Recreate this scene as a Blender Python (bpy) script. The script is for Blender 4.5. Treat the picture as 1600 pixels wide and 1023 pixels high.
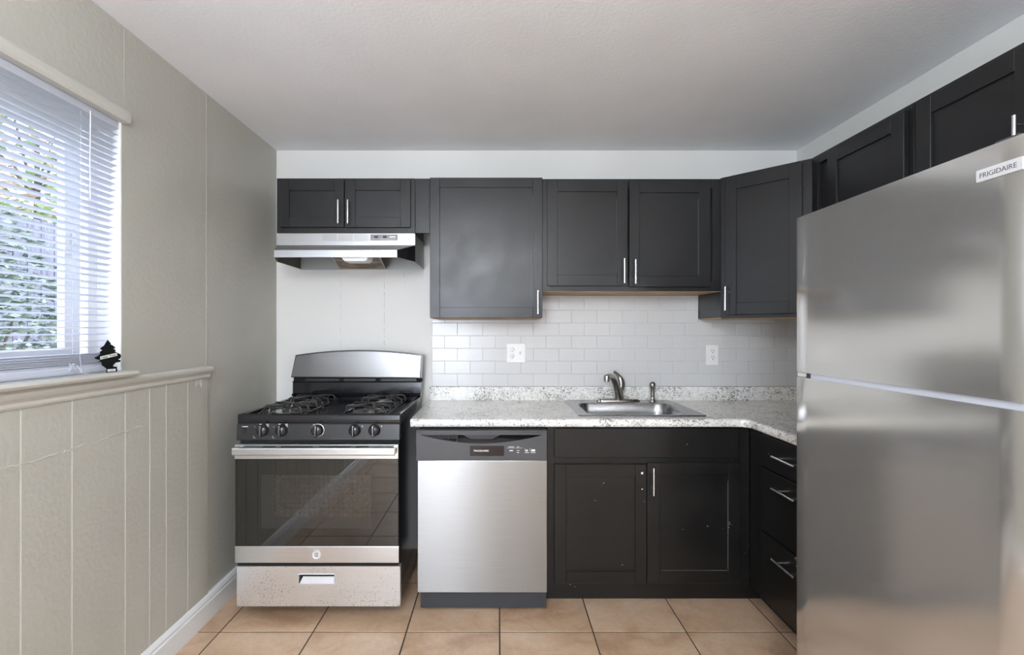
import bpy, bmesh, math, random
from mathutils import Vector, Matrix
random.seed(7)
for o in list(bpy.data.objects): bpy.data.objects.remove(o, do_unlink=True)
scn = bpy.context.scene
C = scn.collection
PI = math.pi

# ------------------------------------------------------------------ camera
FPX = 750.0
CAMZ = 1.343
cam = bpy.data.cameras.new('camera')
cam.sensor_fit = 'HORIZONTAL'; cam.sensor_width = 36.0
cam.lens = 36.0 * FPX / 1600.0
cam.shift_x = 22.0 / 1600.0
cam.shift_y = 4.5 / 1600.0
cam.clip_start = 0.02
co = bpy.data.objects.new('camera', cam); C.objects.link(co)
co.location = (0, 0, CAMZ); co.rotation_euler = (PI/2, 0, 0)
scn.camera = co

# ------------------------------------------------------------------ colour management
vs = scn.view_settings
scn.display_settings.display_device = 'sRGB'
vs.view_transform = 'Standard'; vs.look = 'None'; vs.gamma = 1.0; vs.use_curve_mapping = False
vs.exposure = 0.44

# ------------------------------------------------------------------ world: overcast daylight
w = bpy.data.worlds.new('world'); scn.world = w; w.use_nodes = True
bg = w.node_tree.nodes['Background']
bg.inputs[0].default_value = (0.80, 0.86, 1.0, 1); bg.inputs[1].default_value = 4.2

# ------------------------------------------------------------------ lights
def area(name, loc, target, sx, sy, power, col):
    l = bpy.data.lights.new(name, 'AREA'); l.shape = 'RECTANGLE'; l.size = sx; l.size_y = sy
    l.energy = power; l.color = col
    o = bpy.data.objects.new(name, l); C.objects.link(o); o.location = loc
    d = Vector(target) - Vector(loc); o.rotation_euler = d.to_track_quat('-Z', 'Y').to_euler()
    return o
# added fill lamp at an unseen rear window; portal at the side window
area('rear_fill_light', (-0.89, -2.63, 1.35), (-0.7, 2.0, 1.5), 0.85, 1.7, 56, (0.86, 0.95, 1.08))
pt_ = area('side_window_portal', (-1.525, 1.2285, 1.64), (-1.0, 1.2285, 1.64), 1.0, 0.9, 1, (1, 1, 1)); pt_.data.cycles.is_portal = True
# the pendant globe and the added rear globe emit from their own shades, see near the end

# ------------------------------------------------------------------ materials
MATS = {}
def newmat(name):
    m = bpy.data.materials.new(name); m.use_nodes = True
    nt = m.node_tree; b = nt.nodes['Principled BSDF']; MATS[name] = m
    return m, nt, b
def setp(b, col=None, rough=None, metal=None, **k):
    if col is not None: b.inputs['Base Color'].default_value = (*col, 1)
    if rough is not None: b.inputs['Roughness'].default_value = rough
    if metal is not None: b.inputs['Metallic'].default_value = metal
    for a, v in k.items(): b.inputs[a.replace('_', ' ')].default_value = v
def N(nt, t, **k):
    n = nt.nodes.new(t)
    for a, v in k.items():
        if a in n.inputs: n.inputs[a].default_value = v
        else: setattr(n, a, v)
    return n
def coords(nt, scale=(1, 1, 1)):
    tc = N(nt, 'ShaderNodeTexCoord'); mp = N(nt, 'ShaderNodeMapping')
    nt.links.new(tc.outputs['Object'], mp.inputs['Vector']); mp.inputs['Scale'].default_value = scale
    return mp.outputs['Vector']
def noise(nt, vec, scale, detail=3, rough=0.5, dist=0.0):
    n = N(nt, 'ShaderNodeTexNoise'); n.inputs['Scale'].default_value = scale
    n.inputs['Detail'].default_value = detail; n.inputs['Roughness'].default_value = rough
    n.inputs['Distortion'].default_value = dist
    nt.links.new(vec, n.inputs['Vector']); return n
def ramp(nt, fac, stops):
    r = N(nt, 'ShaderNodeValToRGB'); e = r.color_ramp.elements
    while len(e) < len(stops): e.new(0.5)
    for i, (p, c) in enumerate(stops):
        e[i].position = p; e[i].color = (*c, 1) if len(c) == 3 else c
    nt.links.new(fac, r.inputs[0]); return r.outputs[0]
def mix(nt, fac, a, b, mode='MIX'):
    n = N(nt, 'ShaderNodeMix', data_type='RGBA', blend_type=mode)
    for s, v in ((0, fac), (6, a), (7, b)):
        if hasattr(v, 'links') or hasattr(v, 'is_linked'): nt.links.new(v, n.inputs[s])
        else: n.inputs[s].default_value = v if s == 0 else (*v, 1)
    return n.outputs[2]
def bump(nt, b, height, strength, dist=0.01):
    n = N(nt, 'ShaderNodeBump'); n.inputs['Strength'].default_value = strength
    n.inputs['Distance'].default_value = dist
    nt.links.new(height, n.inputs['Height']); nt.links.new(n.outputs[0], b.inputs['Normal'])
def plain(name, col, rough=0.5, metal=0.0, **k):
    m, nt, b = newmat(name); setp(b, col, rough, metal, **k); return m

def paint(name, col, rough, peel=0.25, scale=90, blotch=0.03):
    m, nt, b = newmat(name); v = coords(nt)
    n1 = noise(nt, v, scale, 3); n2 = noise(nt, v, 2.2, 2)
    c = ramp(nt, n2.outputs[0], [(0.3, tuple(x*(1-blotch) for x in col)), (0.7, tuple(min(1, x*(1+blotch)) for x in col))])
    nt.links.new(c, b.inputs['Base Color']); setp(b, rough=rough)
    bump(nt, b, n1.outputs[0], peel, 0.004); return m
paint('wall_white', (0.68, 0.675, 0.655), 0.5, 0.15)
paint('wall_greige', (0.475, 0.470, 0.420), 0.45, 0.40, 60)
paint('trim_greige', (0.56, 0.555, 0.51), 0.35, 0.1)
paint('trim_white', (0.78, 0.79, 0.80), 0.35, 0.05)
paint('ceiling_white', (0.87, 0.885, 0.915), 0.75, 0.22, 75)
paint('rear_wall_tan', (0.60, 0.59, 0.57), 0.6, 0.2)

def cab_paint(name, col, rough, chips):
    m, nt, b = newmat(name); v = coords(nt)
    n1 = noise(nt, v, 130, 3); n2 = noise(nt, v, 5, 4, 0.6)
    c = ramp(nt, n2.outputs[0], [(0.3, col), (0.75, tuple(x*1.35 for x in col))])
    n3 = noise(nt, v, 75, 2, 0.5)
    n3b = noise(nt, v, 7, 2, 0.5)
    mul = N(nt, 'ShaderNodeMath', operation='MULTIPLY'); nt.links.new(n3.outputs[0], mul.inputs[0]); nt.links.new(n3b.outputs[0], mul.inputs[1])
    f = ramp(nt, mul.outputs[0], [(chips, (0, 0, 0)), (chips+0.01, (0.8, 0.8, 0.8))])
    c2 = mix(nt, f, c, (0.45, 0.43, 0.40))
    nt.links.new(c2, b.inputs['Base Color']); 
    r = ramp(nt, n2.outputs[0], [(0.3, (rough-0.05,)*3), (0.7, (rough+0.08,)*3)])
    nt.links.new(r, b.inputs['Roughness'])
    b.inputs['Specular IOR Level'].default_value = 0.40
    bump(nt, b, n1.outputs[0], 0.10, 0.003); return m
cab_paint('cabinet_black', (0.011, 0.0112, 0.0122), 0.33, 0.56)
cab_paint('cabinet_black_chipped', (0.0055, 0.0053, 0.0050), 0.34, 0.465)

def steel(name, col, rough, aniso=0.6, wav=0.0, stain=0, streak=0.06, rot=0.0):
    m, nt, b = newmat(name); setp(b, col, rough, 1.0)
    b.inputs['Anisotropic'].default_value = aniso; b.inputs['Anisotropic Rotation'].default_value = rot
    t = N(nt, 'ShaderNodeTangent', direction_type='RADIAL', axis='Z'); nt.links.new(t.outputs[0], b.inputs['Tangent'])
    vs_ = coords(nt, (1.5, 1.5, 220)); st = noise(nt, vs_, 3, 3, 0.6)
    c = ramp(nt, st.outputs[0], [(0.3, tuple(x*(1-streak) for x in col)), (0.7, tuple(min(1, x*(1+streak)) for x in col))])
    if stain:
        v = coords(nt); n1 = noise(nt, v, 95, 4, 0.7); n2 = noise(nt, v, 6, 2, 0.5)
        sep = N(nt, 'ShaderNodeSeparateXYZ'); nt.links.new(v, sep.inputs[0])
        mr = N(nt, 'ShaderNodeMapRange'); nt.links.new(sep.outputs[2], mr.inputs[0])
        mr.inputs[1].default_value = stain; mr.inputs[2].default_value = 0.0; mr.inputs[3].default_value = 0.0; mr.inputs[4].default_value = 0.16
        a1 = N(nt, 'ShaderNodeMath', operation='ADD'); nt.links.new(n1.outputs[0], a1.inputs[0]); nt.links.new(mr.outputs[0], a1.inputs[1])
        a2 = N(nt, 'ShaderNodeMath', operation='MULTIPLY_ADD'); nt.links.new(n2.outputs[0], a2.inputs[0]); a2.inputs[1].default_value = 0.25; nt.links.new(a1.outputs[0], a2.inputs[2])
        f = ramp(nt, a2.outputs[0], [(0.815, (0, 0, 0)), (0.89, (0.65,)*3)])
        c = mix(nt, f, c, (0.20, 0.16, 0.11))
        inv = mix(nt, f, (0.85, 0.85, 0.85), (0.2, 0.2, 0.2)); nt.links.new(inv, b.inputs['Metallic'])
    nt.links.new(c, b.inputs['Base Color'])
    if wav:
        vw = coords(nt, (1.0, 1.0, 0.5)); nw = noise(nt, vw, 3.0, 1, 0.4); bump(nt, b, nw.outputs[0], wav, 0.02)
    return m
steel('steel_dishwasher', (0.295, 0.293, 0.288), 0.32, 0.85, 0.0, 0.0, rot=0.25)
steel('steel_door', (0.68, 0.69, 0.70), 0.30, 0.3)
steel('steel_drawer', (0.74, 0.75, 0.76), 0.30, 0.5, 0, 0.42)
steel('steel_backguard', (0.31, 0.31, 0.315), 0.18, 0.6)
steel('steel_hood', (0.46, 0.46, 0.462), 0.30, 0.4)
steel('steel_fridge', (0.68, 0.665, 0.64), 0.16, 0.4, 0.06, 0, 0.02)
MATS['steel_fridge'].node_tree.nodes['Principled BSDF'].inputs['Metallic'].default_value = 0.85
steel('steel_sink', (0.34, 0.34, 0.35), 0.27, 0.3, 0, 0, 0.03)
plain('brushed_nickel', (0.40, 0.385, 0.36), 0.27, 1.0)
plain('handle_chrome', (0.78, 0.78, 0.80), 0.22, 1.0)
plain('galvanised', (0.40, 0.41, 0.40), 0.5, 0.6)
plain('hood_inside', (0.10, 0.105, 0.075), 0.6, 0.2)
plain('black_enamel', (0.010, 0.010, 0.012), 0.13)
plain('range_panel', (0.022, 0.023, 0.024), 0.28)
plain('grate_iron', (0.03, 0.03, 0.031), 0.22)
plain('black_plastic', (0.012, 0.012, 0.013), 0.35)
plain('knob_black', (0.02, 0.02, 0.022), 0.22)
plain('dishwasher_panel', (0.055, 0.055, 0.060), 0.38)
plain('shade_black', (0.004, 0.004, 0.004), 0.9)  # near-black colour standing in for shade in gaps, slots and recesses
plain('kick_grey', (0.030, 0.034, 0.040), 0.5)
plain('white_mark', (0.75, 0.75, 0.75), 0.5)
plain('dark_mark', (0.05, 0.05, 0.055), 0.5)
plain('white_plastic', (0.78, 0.78, 0.77), 0.3)
plain('vinyl_white', (0.86, 0.87, 0.90), 0.35)
plain('badge_silver', (0.68, 0.68, 0.70), 0.3, 0.25)
plain('lamp_cover', (0.8, 0.8, 0.8), 0.4)
plain('hood_plate_grey', (0.22, 0.22, 0.23), 0.4)
plain('handle_strip', (0.62, 0.64, 0.72), 0.2, 0.3)
plain('burner_steel', (0.24, 0.235, 0.23), 0.25, 0.9)
plain('window_border', (0.022, 0.022, 0.021), 0.04, IOR=1.7)
plain('cap_black', (0.02, 0.02, 0.02), 0.5)
m = plain('oven_glass', (0.009, 0.009, 0.008), 0.012); m.node_tree.nodes['Principled BSDF'].inputs['IOR'].default_value = 1.75
m = plain('blind_white', (0.84, 0.85, 0.88), 0.4)
b = m.node_tree.nodes['Principled BSDF']; nt = m.node_tree
tr = N(nt, 'ShaderNodeBsdfTranslucent'); tr.inputs[0].default_value = (0.82, 0.85, 0.95, 1)
ms = N(nt, 'ShaderNodeMixShader'); ms.inputs[0].default_value = 0.45
nt.links.new(b.outputs[0], ms.inputs[1]); nt.links.new(tr.outputs[0], ms.inputs[2])
nt.links.new(ms.outputs[0], nt.nodes['Material Output'].inputs[0])
# oven window: faint dot mesh behind dark glass
m, nt, b = newmat('oven_window'); v = coords(nt, (1, 1, 1))
vo = N(nt, 'ShaderNodeTexVoronoi'); vo.inputs['Scale'].default_value = 45; vo.inputs['Randomness'].default_value = 0.0
nt.links.new(v, vo.inputs['Vector'])
dn = noise(nt, v, 9, 2)
dc = ramp(nt, dn.outputs[0], [(0.35, (0.042, 0.032, 0.030)), (0.65, (0.032, 0.036, 0.026))])
c = mix(nt, ramp(nt, vo.outputs['Distance'], [(0.10, (1, 1, 1)), (0.65, (0, 0, 0))]), (0.026, 0.023, 0.021), dc)
nt.links.new(c, b.inputs['Base Color']); setp(b, rough=0.05, IOR=1.7)
# raw wood
m, nt, b = newmat('raw_wood'); v = coords(nt, (2, 14, 14)); n = noise(nt, v, 6, 4, 0.6, 0.4)
c = ramp(nt, n.outputs[0], [(0.3, (0.32, 0.19, 0.09)), (0.7, (0.58, 0.38, 0.20))]); nt.links.new(c, b.inputs['Base Color']); setp(b, rough=0.6)
# greasy filter
m, nt, b = newmat('filter_grease'); v = coords(nt); n = noise(nt, v, 7, 3); n2 = noise(nt, v, 220, 2)
c = ramp(nt, n.outputs[0], [(0.42, (0.26, 0.22, 0.14)), (0.52, (0.12, 0.055, 0.02))]); nt.links.new(c, b.inputs['Base Color']); setp(b, rough=0.5, metal=0.3)
bump(nt, b, n2.outputs[0], 0.5, 0.003)
# speckled laminate
m, nt, b = newmat('granite'); v = coords(nt)
big = noise(nt, v, 7, 3, 0.6); n1 = noise(nt, v, 75, 3, 0.65, 0.3); n2 = noise(nt, v, 170, 2, 0.6); n3 = noise(nt, v, 28, 3, 0.6)
c = ramp(nt, n3.outputs[0], [(0.35, (0.82, 0.81, 0.78)), (0.7, (0.68, 0.665, 0.63))])
s = N(nt, 'ShaderNodeMath', operation='MULTIPLY_ADD'); nt.links.new(big.outputs[0], s.inputs[0]); s.inputs[1].default_value = 0.35; nt.links.new(n1.outputs[0], s.inputs[2])
c = mix(nt, ramp(nt, s.outputs[0], [(0.73, (0, 0, 0)), (0.80, (0.8,)*3)]), c, (0.22, 0.21, 0.20))
s2 = N(nt, 'ShaderNodeMath', operation='MULTIPLY_ADD'); nt.links.new(big.outputs[0], s2.inputs[0]); s2.inputs[1].default_value = 0.30; nt.links.new(n2.outputs[0], s2.inputs[2])
c = mix(nt, ramp(nt, s2.outputs[0], [(0.765, (0, 0, 0)), (0.80, (0.95,)*3)]), c, (0.03, 0.028, 0.026))
nt.links.new(c, b.inputs['Base Color']); setp(b, rough=0.20)
# floor tile
m, nt, b = newmat('floor_tile'); v = coords(nt)
geo = N(nt, 'ShaderNodeNewGeometry'); cmb = N(nt, 'ShaderNodeCombineXYZ')
for i in range(3): nt.links.new(geo.outputs['Random Per Island'], cmb.inputs[i])
va = N(nt, 'ShaderNodeVectorMath', operation='MULTIPLY_ADD'); nt.links.new(cmb.outputs[0], va.inputs[0]); va.inputs[1].default_value = (30, 17, 9); nt.links.new(v, va.inputs[2])
n1 = noise(nt, va.outputs[0], 3.5, 5, 0.62, 0.6); n2 = noise(nt, va.outputs[0], 45, 4, 0.7); n3 = noise(nt, va.outputs[0], 7, 3, 0.6, 1.6)
c = ramp(nt, n1.outputs[0], [(0.30, (0.39, 0.245, 0.150)), (0.5, (0.57, 0.395, 0.265)), (0.72, (0.68, 0.52, 0.38))])
c = mix(nt, ramp(nt, n2.outputs[0], [(0.35, (0.25,)*3), (0.7, (0, 0, 0))]), c, (0.32, 0.19, 0.11))
c = mix(nt, ramp(nt, n3.outputs[0], [(0.485, (0, 0, 0)), (0.5, (0.35,)*3), (0.515, (0, 0, 0))]), c, (0.60, 0.47, 0.36))
nt.links.new(c, b.inputs['Base Color']); setp(b, rough=0.34); bump(nt, b, n1.outputs[0], 0.25, 0.01)
plain('dark_door', (0.06, 0.045, 0.035), 0.4)
plain('groove_light', (0.60, 0.60, 0.56), 0.5)
plain('worn_primer', (0.16, 0.16, 0.155), 0.6)
plain('grout_dark', (0.035, 0.028, 0.022), 0.8)
plain('tile_white', (0.60, 0.602, 0.60), 0.22)
plain('grout_light', (0.60, 0.60, 0.60), 0.8)
plain('crack_grey', (0.42, 0.41, 0.39), 0.8)
plain('tree_black', (0.008, 0.009, 0.008), 0.9)
MATS['tree_black'].node_tree.nodes['Principled BSDF'].inputs['Specular IOR Level'].default_value = 0.1
plain('paper_white', (0.8, 0.8, 0.78), 0.6)
m, nt, b = newmat('fence_wood'); v = coords(nt, (3, 14, 1)); n = noise(nt, v, 3, 3)
c = ramp(nt, n.outputs[0], [(0.3, (0.13, 0.125, 0.16)), (0.7, (0.24, 0.23, 0.28))]); nt.links.new(c, b.inputs['Base Color']); setp(b, rough=0.8)
def leafmat(name, cols):
    m, nt, b = newmat(name); geo = N(nt, 'ShaderNodeNewGeometry')
    c = ramp(nt, geo.outputs['Random Per Island'], cols); nt.links.new(c, b.inputs['Base Color']); setp(b, rough=0.5)
leafmat('leaf_green', [(0.0, (0.05, 0.085, 0.06)), (0.6, (0.14, 0.19, 0.13)), (1.0, (0.50, 0.55, 0.47))])  # whitish end puts window haze into the leaf colour
leafmat('leaf_pale', [(0.0, (0.14, 0.24, 0.06)), (0.5, (0.40, 0.48, 0.22)), (0.62, (0.62, 0.42, 0.34)), (1.0, (0.85, 0.62, 0.54))])
plain('bark', (0.12, 0.09, 0.07), 0.9)
plain('lawn', (0.10, 0.16, 0.05), 0.9)
# window glass: mostly clear, mirror-like glint
m, nt, b = newmat('window_glass'); nt.nodes.remove(b)
tp = N(nt, 'ShaderNodeBsdfTransparent'); tp.inputs[0].default_value = (0.93, 0.95, 0.96, 1)
gl = N(nt, 'ShaderNodeBsdfGlossy'); gl.inputs['Roughness'].default_value = 0.02
ms = N(nt, 'ShaderNodeMixShader'); ms.inputs[0].default_value = 0.05; nt.links.new(tp.outputs[0], ms.inputs[1]); nt.links.new(gl.outputs[0], ms.inputs[2])
nt.links.new(ms.outputs[0], nt.nodes['Material Output'].inputs[0])
for nm_, e_s in (('lamp_globe', 54.0), ('fill_globe', 100.0)):  # second globe material serves the added rear fill lamp
    m, nt, b = newmat(nm_); setp(b, (0.9, 0.9, 0.9), 0.4); b.inputs['Emission Color'].default_value = (0.93, 0.965, 1.0, 1); b.inputs['Emission Strength'].default_value = e_s

# ------------------------------------------------------------------ mesh helpers
class MB:
    def __init__(s): s.bm = bmesh.new(); s.mi = 0
    def _add(s, t, smooth=False, M=None):
        if M is not None: bmesh.ops.transform(t, matrix=M, verts=t.verts[:])
        for f in t.faces: f.smooth = smooth; f.material_index = s.mi
        me = bpy.data.meshes.new('t'); t.to_mesh(me); t.free(); s.bm.from_mesh(me); bpy.data.meshes.remove(me)
    def box(s, x0, y0, z0, x1, y1, z1, bev=0.0, seg=2, M=None, smooth=False):
        t = bmesh.new(); bmesh.ops.create_cube(t, size=1)
        for v in t.verts: v.co = Vector((x0 if v.co.x < 0 else x1, y0 if v.co.y < 0 else y1, z0 if v.co.z < 0 else z1))
        if bev > 0: bmesh.ops.bevel(t, geom=t.edges[:], offset=bev, segments=seg, affect='EDGES', profile=0.5)
        s._add(t, smooth, M); return s
    def prism(s, pts, axis, a, b, bev=0.0, smooth=False, M=None):
        # pts 2D in the two remaining axes (in xyz order), extruded from a to b along axis
        t = bmesh.new()
        def mk(p, q):
            return Vector((q, p[0], p[1])) if axis == 'x' else Vector((p[0], q, p[1])) if axis == 'y' else Vector((p[0], p[1], q))
        A = [t.verts.new(mk(p, a)) for p in pts]; B = [t.verts.new(mk(p, b)) for p in pts]
        n = len(pts); t.faces.new(A); t.faces.new(B[::-1])
        for i in range(n): t.faces.new((A[i], B[i], B[(i+1) % n], A[(i+1) % n]))
        bmesh.ops.recalc_face_normals(t, faces=t.faces[:])
        if bev > 0: bmesh.ops.bevel(t, geom=t.edges[:], offset=bev, segments=2, affect='EDGES', profile=0.5)
        s._add(t, smooth, M); return s
    def plate(s, pts, th):
        # 3D planar polygon thickened by th along its normal (away)
        t = bmesh.new(); P = [Vector(p) for p in pts]
        n = (P[1]-P[0]).cross(P[2]-P[0]).normalized()
        A = [t.verts.new(p) for p in P]; B = [t.verts.new(p+n*th) for p in P]; k = len(P)
        t.faces.new(A); t.faces.new(B[::-1])
        for i in range(k): t.faces.new((A[i], B[i], B[(i+1) % k], A[(i+1) % k]))
        bmesh.ops.recalc_face_normals(t, faces=t.faces[:]); s._add(t); return s
    def loft(s, loops, closed=True, cap0=False, cap1=False, smooth=True):
        t = bmesh.new(); L = [[t.verts.new(p) for p in lp] for lp in loops]; n = len(L[0])
        for a, b in zip(L, L[1:]):
            for i in range(n if closed else n-1): t.faces.new((a[i], a[(i+1) % n], b[(i+1) % n], b[i]))
        if cap0: t.faces.new(L[0][::-1])
        if cap1: t.faces.new(L[-1])
        bmesh.ops.recalc_face_normals(t, faces=t.faces[:]); s._add(t, smooth); return s
    def tube(s, pts, r, n=12, caps=True):
        P = [Vector(p) for p in pts]; R = r if isinstance(r, (list, tuple)) else [r]*len(P)
        loops = []; up = None
        for i, p in enumerate(P):
            d = (P[min(i+1, len(P)-1)] - P[max(i-1, 0)]).normalized()
            if up is None:
                up = d.orthogonal().normalized()
            up = (up - d*up.dot(d)).normalized(); sd = d.cross(up)
            loops.append([p + (up*math.cos(2*PI*k/n) + sd*math.sin(2*PI*k/n))*R[i] for k in range(n)])
        return s.loft(loops, True, caps, caps)
    def lathe(s, prof, c, axis='z', n=32, M=None):
        # prof list of (radius, height)
        loops = []
        for r, h in prof:
            lp = []
            for k in range(n):
                a = 2*PI*k/n; u, v = r*math.cos(a), r*math.sin(a)
                p = (u, v, h) if axis == 'z' else (u, h, v) if axis == 'y' else (h, u, v)
                lp.append(Vector(p) + Vector(c))
            loops.append(lp)
        return s.loft(loops, True, True, True)
    def build(s, name, mats, parent=None, off=None, sharp=40):
        if isinstance(mats, str): mats = [mats]
        if off is None and parent is not None: off = OFF.get(parent.name, Vector((0, 0, 0)))
        if off is not None: bmesh.ops.translate(s.bm, verts=s.bm.verts[:], vec=-off)
        me = bpy.data.meshes.new(name); s.bm.to_mesh(me); s.bm.free()
        for m in mats: me.materials.append(MATS[m])
        if any(p.use_smooth for p in me.polygons):
            try: me.set_sharp_from_angle(angle=math.radians(sharp))
            except Exception: pass
        o = bpy.data.objects.new(name, me); C.objects.link(o)
        if parent is not None: o.parent = parent; OFF[o.name] = off
        return o
OFF = {}
def B(*a, **k): return MB().box(*a, **k)
def thing(name, label, cat, loc=(0, 0, 0), rotz=0.0, group=None, local=False):
    o = bpy.data.objects.new(name, None); C.objects.link(o); o.empty_display_size = 0.05
    o.location = loc; o.rotation_euler = (0, 0, rotz)
    o['label'] = label; o['category'] = cat
    if group: o['group'] = group
    OFF[o.name] = Vector((0, 0, 0)) if local else Vector(loc)
    return o
def tag(o, label, cat, group=None, kind=None):
    o['label'] = label; o['category'] = cat
    if group: o['group'] = group
    if kind: o['kind'] = kind
    return o
def struct(o, label=None):
    o['kind'] = 'structure'
    if label: o['label'] = label
    return o
def text(body, name, mat, parent, loc, rot, width, height=None, ext=0.0006, local=True, bold=0.0):
    cu = bpy.data.curves.new(name, 'FONT'); cu.body = body; cu.extrude = 0.5; cu.offset = bold
    cu.align_x = 'CENTER'; cu.align_y = 'CENTER'; cu.resolution_u = 3
    tmp = bpy.data.objects.new('tmp', cu); C.objects.link(tmp)
    dg = bpy.context.evaluated_depsgraph_get(); me = bpy.data.meshes.new_from_object(tmp.evaluated_get(dg))
    bpy.data.objects.remove(tmp)
    xs = [v.co.x for v in me.vertices]; ys = [v.co.y for v in me.vertices]
    w_, h_ = max(xs)-min(xs), max(ys)-min(ys); sx = width/w_; sy = (height/h_) if height else sx
    cx, cy = (max(xs)+min(xs))/2, (max(ys)+min(ys))/2
    M = Matrix.Translation(Vector(loc)) @ rot.to_4x4() @ Matrix.Diagonal((sx, sy, ext*2, 1)) @ Matrix.Translation((-cx, -cy, 0))
    off = OFF.get(parent.name, Vector((0, 0, 0)))
    me.transform(Matrix.Translation(-off) @ M); me.materials.clear(); me.materials.append(MATS[mat])
    o = bpy.data.objects.new(name, me); C.objects.link(o); o.parent = parent; OFF[o.name] = off
    return o
ROT_FRONT = Matrix.Rotation(PI/2, 3, 'X')                    # reads from -Y
ROT_LEFT = Matrix.Rotation(-PI/2, 3, 'Z') @ Matrix.Rotation(PI/2, 3, 'X')   # reads from -X
def rr(x0, y0, x1, y1, r, n=6, z=0.0):
    pts = []
    for cx, cy, a0 in ((x1-r, y1-r, 0), (x0+r, y1-r, PI/2), (x0+r, y0+r, PI), (x1-r, y0+r, 1.5*PI)):
        for k in range(n+1):
            a = a0 + PI/2*k/n; pts.append(Vector((cx+r*math.cos(a), cy+r*math.sin(a), z)))
    return pts

# ------------------------------------------------------------------ room
XL, XR, YB, YR, ZC = -1.362, 1.839, 2.953, -2.6, 2.449
WY0, WY1, WZ0, WZ1 = 0.72, 1.737, 1.185, 2.10               # side window opening
t = MB()
t.mi = 1; t.box(XL-0.15, YR-0.15, -0.10, XR+0.15, YB+0.15, -0.0015)
t.mi = 0; P = 0.416; G = 0.0028
x = 0.008 - 4*P
while x < XR + P:
    y = 2.139 - 12*P
    while y < YB:
        a0, a1, b0, b1 = max(x+G, XL), min(x+P-G, XR), max(y+G, YR), min(y+P-G, YB)
        if a1-a0 > 0.01 and b1-b0 > 0.01: t.box(a0, b0, -0.006, a1, b1, 0.0, bev=0.0012, seg=1)
        y += P
    x += P
struct(t.build('floor', ['floor_tile', 'grout_dark']), 'tan stone-look tile floor with dark grout lines')
struct(B(XL-0.15, YR-0.15, ZC, XR+0.15, YB+0.15, ZC+0.1).build('ceiling', 'ceiling_white'), 'pale textured ceiling')
wb = struct(B(XL-0.15, YB, 0, XR+0.15, YB+0.12, ZC).build('wall_back', 'wall_white'), 'white back wall')
struct(B(XR, YR, 0, XR+0.12, YB, ZC).build('wall_right', 'wall_white'), 'white right wall')
t = MB(); X0 = XL-0.15
t.box(X0, YR, 0, XL, WY0, ZC); t.box(X0, WY1, 0, XL, YB, ZC)
t.box(X0, WY0, 0, XL, WY1, WZ0); t.box(X0, WY0, WZ1, XL, WY1, ZC)
wl = struct(t.build('wall_left', 'wall_greige'), 'greige left wall with the window')
# rear wall with a tall opening added behind the camera for fill light
t = MB(); rx0, rx1, rz0, rz1 = -1.33, -0.45, 0.45, 2.25
t.box(XL-0.15, YR-0.12, 0, rx0, YR, ZC); t.box(rx1, YR-0.12, 0, XR+0.15, YR, ZC)
t.box(rx0, YR-0.12, 0, rx1, YR, rz0); t.box(rx0, YR-0.12, rz1, rx1, YR, ZC)
struct(t.build('wall_rear', 'rear_wall_tan'), 'tan rear wall behind the camera')
struct(B(-0.36, YR, 0.0, 0.34, YR+0.04, 2.03, bev=.003).build('added_door', 'dark_door'), 'unseen dark door added to the rear wall to darken the dishwasher reflection')  # added to darken a streak in the dishwasher's reflection
# seams on painted walls
t = MB()
t.box(XL-0.001, 2.2405, 1.17, XL+0.0012, 2.2435, ZC-0.002); t.box(XL-0.001, 1.748, WZ1+0.03, XL+0.001, 1.750, ZC-0.002)
t.build('panel_seam', 'wall_greige', wl)
t = MB()
def crack(x, z0, z1, w):
    z = z0
    while z < z1:
        dz = random.uniform(0.008, 0.03)
        if random.random() < 0.8: t.box(x+random.uniform(-.0012, .0012), YB-0.0006, z, x+w*random.uniform(.5, 1.3), YB+0.001, min(z+dz, z1))
        z += dz
crack(-0.700, 1.24, 1.70, 0.0022); crack(-0.968, 0.95, 1.70, 0.0009); crack(-0.575, 1.60, 1.72, 0.0012)
t.build('paint_crack', 'crack_grey', wb)

# wainscot: grooved panelling on the left wall, below the chair rail
WX = XL + 0.010
edges = [2.24, 2.092, 1.955, 1.862, 1.740, 1.522, 1.358]
pat = [0.137, 0.093, 0.122, 0.218, 0.164, 0.148]
e = edges[-1]; i = 0
while e > YR: e -= pat[i % 6]; edges.append(max(e, YR)); i += 1
t = MB(); g = 0.0050
t.mi = 1; t.box(XL+0.0002, YR, 0.0, WX-0.0015, 2.2395, 1.14); t.mi = 0
for a, c_ in zip(edges, edges[1:]):
    if a-c_ > 0.01: t.box(XL+0.0006, c_+g/2, 0.0, WX, a-g/2, 1.14, bev=0.001, seg=1)
ws = struct(t.build('trim_1', ['wall_greige', 'groove_light']), 'grooved greige wainscot panelling')
t = MB(); y = 0.9; pts = []
while y < 1.83:
    z = 0.985 - 0.02*math.sin((y-0.9)*3.2) + random.uniform(-.0035, .0035)
    pts.append((WX+random.uniform(0.0, 0.0012), y, z)); y += random.uniform(0.006, 0.02)
t.tube(pts, [random.uniform(0.0008, 0.0030) for _ in pts], 5)
for k in range(4): 
    yy = 2.15+k*0.012; t.tube([(WX, yy, 1.12), (WX+0.001, yy, 1.12-random.uniform(.02, .04))], 0.0012, 5)
t.build('peeling_paint', 'trim_greige', ws)
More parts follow.
